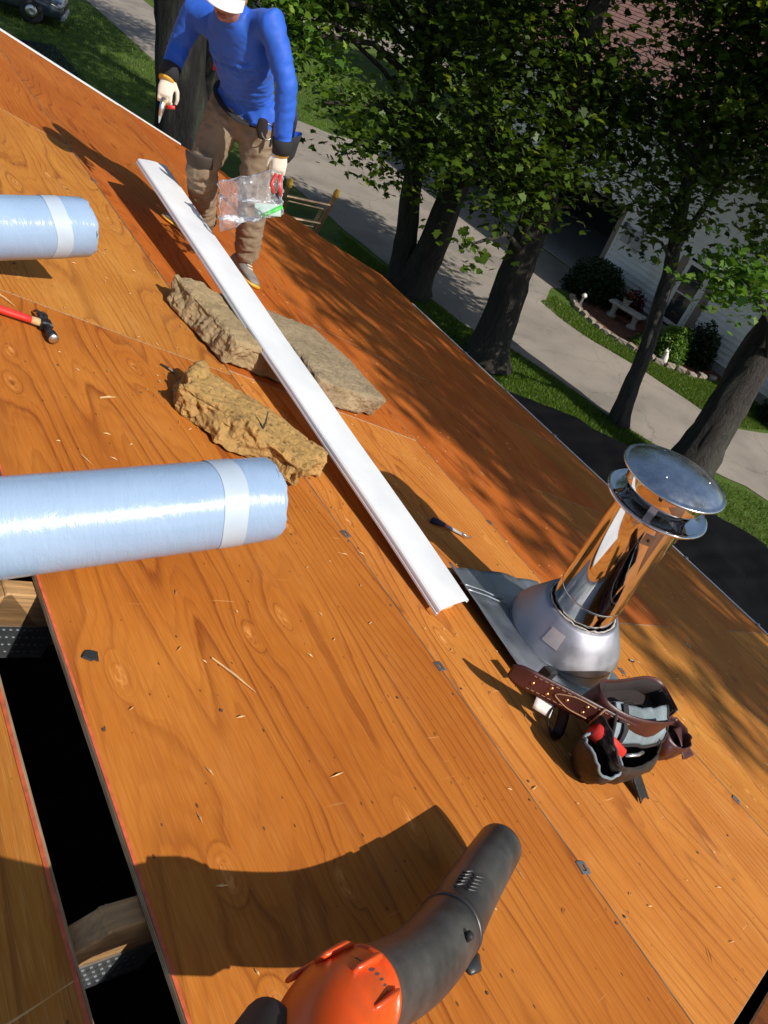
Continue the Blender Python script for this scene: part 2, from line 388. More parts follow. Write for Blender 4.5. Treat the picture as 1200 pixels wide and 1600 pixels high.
tag(sheet_poly('road', [(-60, 56), (80, 47), (80, 53.5), (-60, 62.5)], .010, MAT['asphalt']), kind='structure')
BED = jag([(16.75, 12.0), (16.6, 11.0), (16.75, 10.2), (17.2, 9.2), (17.9, 8.55), (19.2, 8.2), (19.2, 13.2), (17.6, 13.2)], .3, .04)
tag(sheet_poly('flower_bed', BED, .02, MAT['mulch']), kind='structure')

def scatter_blades(name, regions, label, hscale=1.0):
    """grass as thin three-sided blades in the strips where it can be told apart"""
    P = []; tone = []
    for (poly, n, h) in regions:
        pl = np.array(poly); lo = pl.min(0); hi = pl.max(0)
        q = rng.uniform(lo, hi, (n * 3, 2)); ins = np.zeros(len(q), bool); j = len(pl) - 1
        for i in range(len(pl)):
            xi, yi = pl[i]; xj, yj = pl[j]
            c = ((yi > q[:, 1]) != (yj > q[:, 1])) & (q[:, 0] < (xj - xi) * (q[:, 1] - yi) / (yj - yi + 1e-9) + xi); ins ^= c; j = i
        q = q[ins][:n]; m = len(q); a = rng.uniform(0, 6.283, m); hh = h * rng.uniform(.5, 1.25, m) * hscale; wdt = rng.uniform(.006, .012, m)
        ln = rng.uniform(.1, .7, m) * hh; b = a + rng.normal(0, .8, m) + 1.57
        base = np.c_[q, np.full(m, .003)]; dx = np.c_[np.cos(a) * wdt, np.sin(a) * wdt, np.zeros(m)]
        tip = base + np.c_[np.cos(b) * ln, np.sin(b) * ln, hh]
        P.append(np.stack([base - dx, base + dx, tip], 1)); tone.append(np.clip(rng.normal(.5, .22, m), 0, 1))
    P = np.concatenate(P); tone = np.concatenate(tone); return mesh_polys(name, P, tone, MAT['grass_blade'])
def mesh_polys(name, P, tone, mat, parent=None):
    """P: (count, k, 3) polygons with one tone each"""
    m, k, _ = P.shape; me = bpy.data.meshes.new(name)
    me.vertices.add(m * k); me.vertices.foreach_set('co', P.reshape(-1).astype(np.float32))
    me.loops.add(m * k); me.loops.foreach_set('vertex_index', np.arange(m * k, dtype=np.int32))
    me.polygons.add(m); me.polygons.foreach_set('loop_start', np.arange(0, m * k, k, dtype=np.int32)); me.polygons.foreach_set('loop_total', np.full(m, k, np.int32))
    at = me.attributes.new('tone', 'FLOAT', 'FACE'); at.data.foreach_set('value', tone.astype(np.float32))
    me.materials.append(mat); me.update(); me.validate()
    o = bpy.data.objects.new(name, me); COL.objects.link(o)
    if parent is not None: o.parent = parent
    return o
g = scatter_blades('grass', [
    ([(11.0, 16), (11.3, 12.9), (11.7, 10.9), (12.3, 10), (12.65, 8.8), (12.9, 7.3), (13.3, 6.2), (13.8, 5), (12.2, 4.2), (11.5, 6.5), (10.4, 9.4), (9.6, 13)], 42000, .075),
    ([(15.6, 12.4), (15.5, 11.4), (15.6, 10.6), (16.15, 9), (16.45, 7.2), (16.8, 6.4), (18.6, 6.0), (19.3, 8), (17.8, 8.5), (17.1, 9.1), (16.65, 10.2), (16.5, 11), (16.6, 12.8)], 30000, .065),
    ([(12.2, 4.4), (13.8, 5), (14.5, 4.4), (15.1, 2), (15.3, -3), (11, -3), (10.5, 1.5), (11.6, 2.5)], 20000, .07),
    ([(14.8, 26.4), (16, 25.3), (22, 25), (26, 36), (14.8, 40)], 22000, .11),
    ([(6, 26), (10.9, 22), (10.8, 38), (6, 40)], 14000, .11)], '')
tag(g, 'short lawn grass along the drive edges', 'grass', kind='stuff')

# black ground tarp along the foot of the house
def tarp_fn(s, t):
    yy = .6 + t * 7.6; x0 = 7.0; x1 = 12.6 - max(0, yy - 6.2) * 1.05 + .22 * math.sin(t * 7) + .15 * math.sin(t * 23)
    y = yy + .25 * math.sin(s * 9); x = x0 + s * (x1 - x0)
    z = .085 + .07 * max(0, fbm(V((x * 1.3, y * 1.3, 5)), 4) + .25) + .05 * abs(fbm(V((x * .5 + y * 2.2, y * .4, 1)), 3))
    return (x, y, z)
o = MB().grid(tarp_fn, 60, 90).build('ground_tarp', MAT['tarp'], None, True, thick=.004)
tag(o, 'black plastic tarp spread wrinkled on the ground below the eave', 'tarp')
def tarp2(s, t):
    x = 3.2 + s * 3.9; y = 24.5 + t * 4.0 + s * 1.0
    return (x, y, .03 + .06 * abs(fbm(V((x, y, 2)), 4)))
o = MB().grid(tarp2, 30, 30).build('ground_tarp', MAT['tarp'], None, True, thick=.004)
tag(o, 'small dark tarp lying on the lawn beyond the gable edge near the parked car', 'tarp')

# ------------------------------------------------------------------ the house we stand on
house = thing('house', 'house with a bare orange plywood roof deck filling the foreground', 'house', RM.copy())
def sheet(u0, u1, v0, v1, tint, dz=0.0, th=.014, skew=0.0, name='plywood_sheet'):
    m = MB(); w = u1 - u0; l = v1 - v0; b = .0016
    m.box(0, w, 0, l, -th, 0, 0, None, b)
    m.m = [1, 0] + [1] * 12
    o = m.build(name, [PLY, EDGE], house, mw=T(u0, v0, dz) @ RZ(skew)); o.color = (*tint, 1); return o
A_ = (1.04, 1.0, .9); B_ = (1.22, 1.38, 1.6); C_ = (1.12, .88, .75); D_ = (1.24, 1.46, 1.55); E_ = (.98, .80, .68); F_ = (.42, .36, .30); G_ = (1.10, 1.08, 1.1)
ROWS = [
 (.666, 1.842, [(-3.1, -.62, C_), (-.615, 2.432, A_), (2.437, 5.10, B_), (5.105, 8.12, E_)]),
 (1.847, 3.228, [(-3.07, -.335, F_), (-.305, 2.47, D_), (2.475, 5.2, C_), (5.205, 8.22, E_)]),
 (3.233, 4.610, [(-3.0, -1.705, D_), (-1.70, 1.05, D_), (1.054, 3.80, C_), (3.805, 6.55, C_), (6.555, 8.26, E_)]),
 (4.615, 5.998, [(-3.1, -.355, D_), (-.35, 2.40, G_), (2.404, 5.2, C_), (5.205, 8.16, C_)]),
 (6.003, 7.385, [(-3.0, -1.705, C_), (-1.70, 1.05, D_), (1.054, 3.80, A_), (3.805, 6.55, C_), (6.555, 8.04, E_)]),
]
SHEETS = []
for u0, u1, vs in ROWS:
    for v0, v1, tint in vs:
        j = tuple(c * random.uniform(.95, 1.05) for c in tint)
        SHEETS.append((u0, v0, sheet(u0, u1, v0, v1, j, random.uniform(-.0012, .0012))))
for (u0, v0, o) in SHEETS:
    if u0 == .666 and abs(v0 + .615) < .01:
        MB().box(.0005, .0065, .0, 3.04, .0008, .0016).build('edge_paint', MAT['red_edge'], o)
# the other slope: its sheets stop short of the peak too, leaving the ridge slot open
LM = RM @ T(.607, 0, 0) @ RY(-2 * PT) @ RZ(math.pi)
LI = RM.inverted() @ LM
for u0, u1, vs in ((.0587, 1.40, [(-2.43, 1.80, D_), (-5.1, -2.435, A_), (-8.12, -5.105, C_), (1.805, 3.1, C_)]), (1.405, 2.75, [(-1.1, 3.1, C_), (-5.1, -1.105, D_), (-8.12, -5.105, A_)])):
    for v0, v1, tint in vs:
        m = MB().box(0, u1 - u0, 0, v1 - v0, -.014, 0, 0, None, .0016); m.m = [1, 0] + [1] * 12
        o = m.build('plywood_sheet', [PLY, EDGE], house, mw=LI @ T(u0, v0, 0)); o.color = (*tint, 1)
        if u0 < .1 and v0 == -2.43:
            MB().box(.0005, .0065, 0, 4.23, .0008, .0016).build('edge_paint', MAT['red_edge'], o)
m = MB().box(2.755, 8.2, -8.1, 3.0, -.014, 0, 0, LI); o = m.build('far_slope', PLY, house); o.color = (1, .9, .8, 1)
# rafters, with nail plates, showing through the open slot
for k, v in enumerate((-.98, -.31, .36, 1.03, 1.70, 2.37, 3.7, 5.04, 6.38, 7.72)):
    r = MB().box(.607, 7.2, v, v + .042, -.165, -.0165, 0, None, .003).build('rafter', MAT['lumber'], house)
    MB().box(.004, 2.9, -v - .042, -v, -.165, -.0165, 0, LI, .003).build('rafter', MAT['lumber'], house)
    if k in (2, 3, 4):
        p = MB().box(.55, .75, v - .0035, v - .0005, -.20, -.105)
        for i in range(14):
            for j in range(4): p.box(.556 + i * .0135, .561 + i * .0135, v - .0055, v - .003, -.19 + j * .022, -.180 + j * .022)
        p.build('nail_plate', MAT['galv_old'], r)
        MB().box(.58, .64, v + .003, v + .039, -1.9, -.17).build('truss_web', MAT['lumber'], r)
m = MB()      # attic floor of loose insulation, coloured dark to give the slot its darkness
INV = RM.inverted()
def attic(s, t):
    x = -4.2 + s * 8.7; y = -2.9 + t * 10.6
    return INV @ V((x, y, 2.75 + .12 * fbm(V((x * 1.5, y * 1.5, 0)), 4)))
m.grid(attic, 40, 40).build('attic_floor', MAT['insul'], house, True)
# walls below the eaves, far roof slope
def wbox(name, x0, x1, y0, y1, z0, z1, mat): return MB().box(x0, x1, y0, y1, z0, z1, 0, INV).build(name, mat, house)
wbox('wall', 5.95, 6.1, -2.75, 7.44, 0, 2.35, MAT['clapboard']); wbox('wall', -6.4, -6.25, -2.9, 7.6, 0, 2.75, MAT['clapboard'])
rz = RF(.607, 0).z; rx = RF(.607, 0).x
for y in (7.45, -2.9):
    m = MB(); P = [(-6.4, y, 0), (5.94, y, 0), (5.94, y, RF(0, 0).z - (5.94 - RF(0, 0).x) * math.tan(PT) - .2), (rx, y, rz - .2), (-6.4, y, rz - .2 - (rx + 6.4) * math.tan(PT))]
    Q = [(a, b + .15, c) for a, b, c in P]; n = len(P)
    m.add([INV @ V(p) for p in P + Q], [tuple(range(n - 1, -1, -1)), tuple(range(n, 2 * n))] + [(i, (i + 1) % n, (i + 1) % n + n, i + n) for i in range(n)])
    m.build('gable_wall', MAT['clapboard'], house)
# eave drip edge in three lengths, with hanger spikes; pale rake strip
def drip(v0, v1):
    pr = [(7.362, .0016), (7.388, .0020), (7.392, .006), (7.398, .006), (7.402, -.002), (7.404, -.05), (7.414, -.062)]
    return MB().rings([[V((u, v, h)) for u, h in pr] for v in (v0, v1)], False, 0, False).build('drip_edge', MAT['trim'], house, thick=.0012)
for a, b in ((-3.0, .55), (.54, 3.6), (3.59, 7.2)): drip(a, b)
for v in (.2, 1.15, 2.05, 3.05, 4.1, 5.0, 5.9):
    MB().box(7.33, 7.43, v, v + .02, .0075, .014, 0, None, .002).build('edge_clip', MAT['galv'], house)
MB().box(.61, 4.0, 8.262, 8.30, -.07, .008).build('rake_strip', MAT['trim'], house)
# seam clips
for u, v, a in ((1.844, 1.408, .3), (1.844, .802, .1), (1.844, .137, -.2), (3.23, .08, .2), (3.23, .74, .0), (1.844, 3.1, .4), (3.23, 1.75, .1), (4.612, .9, 0), (1.844, 4.55, .1)):
    m = MB()
    for (x0, x1, y0, y1) in ((-.018, .018, -.017, -.009), (-.018, .018, .009, .017), (-.018, -.008, -.009, .009), (.008, .018, -.009, .009)):
        m.box(x0, x1, y0, y1, .0005, .003)
    m.build('seam_clip', MAT['galv_old'], house, mw=T(u, v, .0005) @ RZ(a))
# nail heads
m = MB()
for v in np.arange(-1.65, 8.1, .335):
    on = int(round(v / .335)) % 2 == 0
    for (u0, u1, _) in ROWS:
        k = 5 if on else 2
        for i in range(k):
            if random.random() < .25: continue
            u = u0 + .02 + (u1 - u0 - .04) * i / (k - 1) + random.uniform(-.012, .012); vv = v + random.uniform(-.03, .03)
            r = random.uniform(.0035, .0052)
            m.lathe([(r, 0), (r * .85, .0016), (0.0005, .002)], 7, (u, vv, .0008))
nl = m.build('nail_heads', MAT['rust'], house); nl['kind'] = 'stuff'

# wood crumbs and sawdust left by the tear-off
m = MB()
for k in range(420):
    u = random.uniform(.7, 5.5); v = random.uniform(-.3, 4.5); a = random.uniform(0, 6.28); l = random.uniform(.004, .016) * (1 if k % 9 else 1.8); w = random.uniform(.001, .0025)
    c_, s_ = math.cos(a), math.sin(a); z = .003
    m.add([(u - c_ * l, v - s_ * l, z), (u - s_ * w, v + c_ * w, z + .001), (u + c_ * l, v + s_ * l, z), (u + s_ * w, v - c_ * w, z + .001), (u, v, z + .004)], [(0, 3, 4), (3, 2, 4), (2, 1, 4), (1, 0, 4)])
o = m.build('wood_crumbs', MAT['wood_pale'], house); o['kind'] = 'stuff'

# ------------------------------------------------------------------ neighbour's house
NX = 19.3
nb = thing('neighbour_house', 'white sided house with brown shingle roof and open dark garage across the drive', 'house', T(NX, 10, 0))
def nbo(m, name, mat, parent=nb, **k): return m.build(name, mat, parent, **k)
def lap(y0, y1, z0, z1, holes=()):
    m = MB(); st = .16; z = z0
    while z < z1 - .01:
        zt = min(z + st, z1); segs = [(y0, y1)]
        for (a, b, c, d) in holes:
            if z < d and zt > c:
                ns = []
                for s0, s1 in segs:
                    if b <= s0 or a >= s1: ns.append((s0, s1)); continue
                    if a > s0: ns.append((s0, a))
                    if b < s1: ns.append((b, s1))
                segs = ns
        for s0, s1 in segs:
            m.add([(-.040, s0, z), (-.040, s1, z), (-.003, s1, zt), (-.003, s0, zt), (.0, s0, z), (.0, s1, z)], [(3, 2, 1, 0), (0, 1, 5, 4)])
        z += st
    return m
HOLES = [(.36, 1.12, .35, 2.08), (1.4, 2.3, 3.75, 4.85), (-1.9, -1.0, 3.75, 4.85), (-2.6, -1.6, .9, 2.0)]
nbo(lap(-4.8, 3.78, .25, 5.05, HOLES), 'siding_wall', MAT['siding'])
nbo(lap(3.8, 12.0, 2.48, 5.05, [(6.2, 7.2, 3.75, 4.85)]), 'siding_wall', MAT['siding'])
nbo(MB().box(-.005, .18, -4.8, 3.78, 0, .25), 'foundation', MAT['concrete'])
nbo(MB().box(-.03, .02, 3.70, 3.80, .25, 5.04, 0, None, .004), 'corner_board', MAT['trim'])
nbo(MB().box(.03, .16, 3.80, 4.02, 0, 2.34, 0, None, .004), 'garage_jamb', MAT['tan_trim'])
nbo(MB().box(-.06, .1, 3.83, 12.0, 2.34, 2.475, 0, None, .01), 'garage_header', MAT['trim'])
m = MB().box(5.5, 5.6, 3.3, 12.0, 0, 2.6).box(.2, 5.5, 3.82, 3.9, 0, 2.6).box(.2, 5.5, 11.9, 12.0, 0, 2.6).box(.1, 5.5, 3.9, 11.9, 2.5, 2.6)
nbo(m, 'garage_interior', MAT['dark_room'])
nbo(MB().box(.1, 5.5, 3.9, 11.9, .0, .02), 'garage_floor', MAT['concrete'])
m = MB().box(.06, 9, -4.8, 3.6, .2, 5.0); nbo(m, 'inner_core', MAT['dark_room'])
# roof with eave board and ridge parallel to the drive
RS = math.radians(27)
def shingles(y0, y1):
    m = MB(); n = 26; st = 5.4 / n
    for i in range(n):
        a = -.45 + i * st; z0 = 5.12 + (a + .45) * math.tan(RS); a1 = a + st + .02; z1 = 5.12 + (a1 + .45) * math.tan(RS)
        m.add([(a, y0, z0 + .02), (a, y1, z0 + .02), (a1, y1, z1 + .004), (a1, y0, z1 + .004), (a, y0, z0 - .02), (a, y1, z0 - .02)], [(3, 2, 1, 0), (0, 1, 5, 4)])
    return m
nbo(shingles(-5.2, 12.4), 'shingle_roof', MAT['shingle'])
m = MB().add([(10.5, -5.2, 5.1), (10.5, 12.4, 5.1), (4.9, 12.4, 5.12 + 5.35 * math.tan(RS)), (4.9, -5.2, 5.12 + 5.35 * math.tan(RS))], [(0, 1, 2, 3)])
nbo(m, 'roof_back', MAT['shingle'])
nbo(MB().box(-.47, -.43, -5.2, 12.4, 4.98, 5.125, 0, None, .004), 'fascia', MAT['trim'])
nbo(MB().box(-.43, .0, -5.2, 12.4, 5.05, 5.07), 'soffit', MAT['trim'])
# gutter
m = MB().tube([(-.52, -5.2, 5.05), (-.52, 12.4, 5.05)], .06, 8); nbo(m, 'gutter', MAT['trim'], smooth=True)
def window(y0, y1, z0, z1, name='window', mat='glass'):
    w = nbo(MB().box(-.01, .05, y0, y1, z0, z1), name, MAT[mat])
    fr = MB()
    for a, b, c, d in ((y0 - .09, y1 + .09, z1 - .02, z1 + .08), (y0 - .09, y1 + .09, z0 - .09, z0 + .02), (y0 - .09, y0 + .02, z0 + .02, z1 - .02), (y1 - .02, y1 + .09, z0 + .02, z1 - .02)):
        fr.box(-.05, .0, a, b, c, d, 0, None, .004)
    fr.build('window_frame', MAT['trim'], w)
    MB().box(-.04, -.012, y0 + .02, y1 - .02, (z0 + z1) / 2 - .02, (z0 + z1) / 2 + .02).build('sash_bar', MAT['trim'], w)
    return w
window(1.4, 2.3, 3.75, 4.85); window(-1.9, -1.0, 3.75, 4.85); window(6.2, 7.2, 3.75, 4.85); window(.42, 1.06, .42, 2.02); window(-2.6, -1.6, .9, 2.0)
for a in (1.18, .0):
    m = MB().box(-.045, -.02, a, a + .24, .35, 2.1, 0, None, .004)
    nbo(m, 'shutter', MAT['tan_trim'])
for (y, z, w, h, d) in ((3.25, 1.55, .28, .42, .11), (2.86, 1.45, .22, .55, .10), (3.5, 1.9, .16, .16, .09)):
    b = nbo(MB().box(-.03 - d, -.03, y, y + w, z, z + h, 0, None, .012), 'utility_box', MAT['grey_box'])
    MB().lathe([(.065, 0), (.065, .05), (.05, .07), (.001, .075)], 16, (0, 0, 0), 0, False, T(-.03 - d, y + w / 2, z + h * .68) @ RY(-math.pi / 2)).build('meter_dial', MAT['glass'], b, True)
m = MB().tube([(-.08, 2.97, 2.0), (-.08, 2.97, 4.9)], .03, 8); nbo(m, 'conduit', MAT['grey_box'], smooth=True)

# far houses beyond the lawn
def far_house(x, y, rz_, wx, wy, hz, label, wall, roof):
    h = thing('far_house', label, 'house', T(x, y, 0) @ RZ(rz_))
    MB().box(-wx, wx, -wy, wy, 0, hz).build('wall', MAT[wall], h)
    m = MB(); e = .4; rh = wy * .55
    m.add([(-wx - e, -wy - e, hz - .1), (wx + e, -wy - e, hz - .1), (wx + e, 0, hz + rh), (-wx - e, 0, hz + rh), (wx + e, wy + e, hz - .1), (-wx - e, wy + e, hz - .1)], [(0, 1, 2, 3), (3, 2, 4, 5), (0, 3, 5), (1, 4, 2), (0, 5, 4, 1)])
    m.build('roof', MAT[roof], h)
    for i, a in enumerate((-.6, -.15, .5)):
        w = MB().box(wx * a, wx * a + 1.2, -wy - .03, -wy - .005, 1.0, 2.2).build('window', MAT['glass'], h)
        fr = MB().box(wx * a - .1, wx * a + 1.3, -wy - .05, -wy - .031, 2.2, 2.32).box(wx * a - .1, wx * a + 1.3, -wy - .05, -wy - .031, .88, 1.0); fr.build('window_frame', MAT['trim'], w)
    MB().box(wx * .15, wx * .15 + 1.0, -wy - .04, -wy - .005, .1, 2.15).build('door', MAT['tan_trim'], h)
far_house(27, 78, .1, 7, 4.5, 3.0, 'distant tan house beyond the road, seen through the leaves', 'tan_trim', 'shingle')
far_house(2, 84, -.1, 7, 4.5, 3.0, 'distant pale house behind the parked car', 'siding', 'shingle')
far_house(52, 62, .5, 7, 4.5, 3.2, 'distant white house at the far right behind the trees', 'siding', 'shingle')
# ------------------------------------------------------------------ trees and plants
MAPLE = np.array([(0, 0, 0), (.34, -.03, -.05), (.27, .17, -.03), (.62, .33, -.12), (.33, .45, -.04), (.29, .63, -.05), (0, 1.0, -.10), (-.29, .63, -.05), (-.33, .45, -.04), (-.62, .33, -.12), (-.27, .17, -.03), (-.34, -.03, -.05)]) - np.array([0, .35, 0])
OVAL = np.array([(0, -.5, 0), (.26, -.1, -.06), (.17, .3, -.04), (0, .55, -.1), (-.17, .3, -.04), (-.26, -.1, -.06)])
DIAM = np.array([(0, -.55, 0), (.36, 0, -.08), (0, .6, -.05), (-.36, 0, -.08)])
def unit(a): return a / (np.linalg.norm(a, axis=1, keepdims=True) + 1e-9)
def leaves(cent, out, size, tmpl, tilt=.55, tone=(.45, .22)):
    """one polygon per leaf, mostly facing up, tips drooping outwards"""
    m = len(cent); nrm = unit(np.c_[rng.normal(0, tilt, (m, 2)), np.full(m, 1.0)])
    ax = unit(out * .6 + rng.normal(0, .6, (m, 3)) + np.array([0, 0, -.35])); ax = unit(ax - nrm * (ax * nrm).sum(1, keepdims=True)); sd = np.cross(ax, nrm)
    s = size * rng.uniform(.6, 1.25, m)
    P = cent[:, None, :] + s[:, None, None] * (tmpl[None, :, 0:1] * sd[:, None, :] + tmpl[None, :, 1:2] * ax[:, None, :] + tmpl[None, :, 2:3] * nrm[:, None, :])
    return P, np.clip(rng.normal(tone[0], tone[1], m), 0, 1)
def clumps(blob, dens):
    x, y, z, r = blob[:4]; rzz = blob[4] if len(blob) > 4 and blob[4] else r * .8
    n = max(3, int(dens * r * r)); d = unit(rng.normal(0, 1, (n, 3))); rad = rng.uniform(.12, 1, n) ** .55
    return np.array([x, y, z]) + d * rad[:, None] * np.array([r, r, rzz]), d
def make_tree(name, label, trunks, blobs, dens=26, per=24, size=.15, tmpl=MAPLE, spread=.34, leafm='leaf', barkm='bark', group=None, cat='tree', base=None, tone=(.46, .25), twigs=True, zs=.5):
    bx, by = (base or trunks[0][0][:2])
    t = thing(name, label, cat, T(bx, by, 0), group); o = np.array([bx, by, 0.0])
    m = MB()
    nodes = []
    for tr in trunks:
        pts = []; rad = []
        for i in range(len(tr) - 1):
            a = np.array(tr[i]); b = np.array(tr[i + 1]); k = max(2, int(np.linalg.norm(b[:3] - a[:3]) / .22))
            for j in range(k):
                q = a + (b - a) * j / k; pts.append(V(q[:3] - o) + V((fbm(V((q[2], 3, 1)) * .9, 2), fbm(V((q[2], 9, 4)) * .9, 2), 0)) * .05); rad.append(q[3])
        pts.append(V(np.array(tr[-1][:3]) - o)); rad.append(tr[-1][3])
        if tr[0][2] < .1:
            for i, p in enumerate(pts): rad[i] *= 1 + .45 * math.exp(-p.z / .35)
        ridg = lambda i, k, p: 1 + .10 * math.sin(k * 2.3 + p.z * 1.1) + .12 * fbm(V((k * .9, p.z * 2.5, bx)), 3)
        m.tube(pts, rad, 18 if rad[0] > .1 else 8, True, 0, None, 1, ridg)
        nodes += [(p, r) for p, r in zip(pts, rad) if p.z > 1.6]
    PL = []; TL = []
    for bi, blob in enumerate(blobs):
        c, d = clumps(blob, dens); bc = V(np.array(blob[:3]) - o)
        near = min(nodes, key=lambda q: (q[0] - bc).length + (max(0, q[0].z - bc.z + .3)) * 2) if nodes else None
        if near is not None and twigs:
            L = (near[0] - bc).length; mid = (near[0] + bc) / 2 + V((0, 0, .12 * L)); r0 = min(near[1] * .5, .02 + .022 * L)
            m.tube([near[0], near[0].lerp(mid, .55), mid, mid.lerp(bc, .6), bc], [r0, r0 * .85, r0 * .65, r0 * .5, r0 * .3], 7)
        if twigs:
            for q in c[::2]:
                qq = V(q - o); m.tube([bc.lerp(qq, .15), bc.lerp(qq, .6) + V((0, 0, .06)), qq], [.014, .009, .004], 4, False)
        n = int(per * (blob[5] if len(blob) > 5 else 1)); off = rng.normal(0, 1, (len(c), n, 3)) * np.array([spread, spread, spread * zs])
        cc = (c[:, None, :] + off).reshape(-1, 3) - o; oo = unit(np.repeat(d, n, 0) + off.reshape(-1, 3))
        P, tn = leaves(cc, oo, size, tmpl, tone=tone); PL.append(P); TL.append(tn)
    tk = m.build('trunk', MAT[barkm], t, True)
    cr = mesh_polys('crown', np.concatenate(PL), np.concatenate(TL), MAT[leafm], t)
    return t
make_tree('maple_tree', 'maple with two dark trunks forking in a V near the far end of the eave',
  [[(11.0, 12.75, 0, .40), (10.75, 12.85, .9, .25), (10.5, 12.95, 2.2, .21), (10.6, 13.6, 4.0, .17), (10.2, 14.2, 6.5, .10)],
   [(11.05, 12.65, 0, .42), (11.05, 12.35, 1.0, .33), (11.05, 12.25, 2.3, .29), (11.5, 12.7, 3.9, .24), (11.95, 13.2, 5.6, .18), (12.1, 13.6, 8.0, .1)]],
  [(8.9, 14.2, 5.0, .8), (7.5, 13.7, 4.4, .55), (9.9, 13.7, 5.0, 1.0), (9.0, 12.4, 3.7, .85), (8.1, 11.9, 3.2, .5), (9.6, 12.1, 3.1, .6), (10.7, 13.2, 4.6, 1.0), (11.2, 13.6, 5.5, 1.1), (8.3, 14.6, 4.9, .8), (10.2, 11.9, 3.6, .6), (7.1, 14.0, 4.9, .5), (7.6, 12.6, 3.6, .35), (7.8, 14.4, 5.3, .7), (8.4, 12.2, 3.0, .45), (8.9, 11.6, 2.9, .4), (9.5, 14.3, 5.5, .9),
   (10.2, 14.2, 7.8, 2.3, 1.8, .8), (8.0, 14.2, 6.6, 1.3), (11.9, 13.6, 8.0, 2.0, 1.6, .8), (11, 14.5, 12.2, 3.0, 2.4, .7)])
make_tree('maple_tree', 'stout maple with a single thick furrowed trunk beside the drive',
  [[(10.95, 9.35, 0, .40), (11.0, 9.5, .8, .36), (11.02, 9.65, 1.9, .33), (11.15, 9.85, 3.2, .30), (11.1, 10.2, 4.8, .23), (11.0, 10.5, 7.5, .14)]],
  [(9.9, 10.7, 4.2, 1.05), (10.4, 11.2, 5.3, 1.15), (10.8, 10.3, 5.0, 1.15), (10.5, 9.4, 3.95, .8), (9.9, 9.9, 3.5, .6), (9.2, 10.2, 3.45, .5), (8.85, 8.85, 2.8, .24), (11.0, 10.6, 5.9, 1.2), (11.4, 9.5, 4.5, .95), (10.9, 12.0, 6.0, 1.1), (10.0, 9.2, 3.35, .5), (11.7, 10.2, 5.3, .9),
   (11, 10.3, 8.6, 2.6, 2.0, .8), (12.2, 11.0, 7.4, 1.6), (11.6, 10.6, 12.2, 2.8, 2.4, .7)])
make_tree('young_maple_tree', 'slim young maple with a thin straight grey trunk at the drive edge',
  [[(12.98, 7.03, 0, .17), (12.92, 7.3, 1.7, .145), (13.0, 7.75, 3.0, .13), (13.0, 8.35, 4.4, .11), (13.0, 8.8, 6.6, .07)], [(13.0, 7.9, 3.3, .07), (13.5, 8.1, 4.4, .05), (14.0, 8.3, 5.6, .03)]],
  [(12.4, 8.7, 4.3, .9), (12.6, 7.95, 3.9, .6), (12.4, 9.8, 5.1, 1.0), (13.2, 8.6, 4.9, .95), (12.1, 8.1, 3.55, .34), (12.9, 9.3, 5.6, 1.0), (12.6, 10.8, 5.5, .9), (13.9, 8.6, 5.3, .8), (13.1, 8.9, 7.4, 1.5)], barkm='bark2')
make_tree('maple_tree', 'leaning thick-trunked maple behind the vent pipe cap',
  [[(12.75, 5.05, 0, .42), (13.0, 5.2, .9, .36), (13.55, 5.6, 2.75, .33), (14.0, 5.8, 5.0, .28), (14.3, 5.7, 8.5, .16)]],
  [(13.4, 8.3, 6.2, 1.3), (13.3, 7.1, 4.95, .8), (13.1, 9.3, 6.8, 1.2), (13.5, 7.7, 5.7, 1.1), (12.4, 6.0, 4.3, .55), (14.2, 6.8, 5.4, 1.0), (14.4, 7.8, 6.6, 1.2), (13.7, 8.9, 7.3, 1.1), (12.9, 8.5, 5.9, .9), (14.6, 9.0, 7.6, 1.2), (14.2, 5.4, 8.6, 2.6, 2.0, .8), (13.4, 3.4, 7.6, 1.7, 1.4, .8), (13.9, 7.9, 8.2, 1.8)])
make_tree('maple_bough', 'low maple bough with leaves coloured brighter as sunlit at the right edge of the picture',
  [[(13.45, 5.35, 2.6, .06), (12.7, 5.4, 3.3, .045), (12.0, 5.6, 3.75, .03), (11.5, 5.7, 3.9, .018)]],
  [(11.55, 5.68, 3.86, .42), (11.95, 5.75, 3.8, .36), (11.2, 5.75, 3.75, .25)], dens=60, per=26, size=.15, leafm='leaf_b', cat='bough', base=(13.45, 5.35), twigs=False)  # brighter leaf colour stands in for sunlight on this bough
make_tree('maple_bough', 'maple bough with leaves coloured brighter as sunlit beside the shoulder of the person in blue',
  [[(10.55, 13.3, 3.4, .06), (9.4, 13.6, 4.2, .045), (8.2, 13.8, 4.7, .03), (7.3, 13.9, 4.9, .015)]],
  [(7.45, 13.9, 4.6, .45), (7.2, 13.75, 4.95, .42), (7.75, 13.4, 4.2, .42), (7.9, 14.1, 5.1, .45), (8.1, 13.2, 3.85, .35)], dens=50, per=24, size=.15, leafm='leaf_b', cat='bough', base=(10.55, 13.3), twigs=False)  # sunlight put into the leaf colour here too
SH = np.array([1.5, -4.8, 4.4])
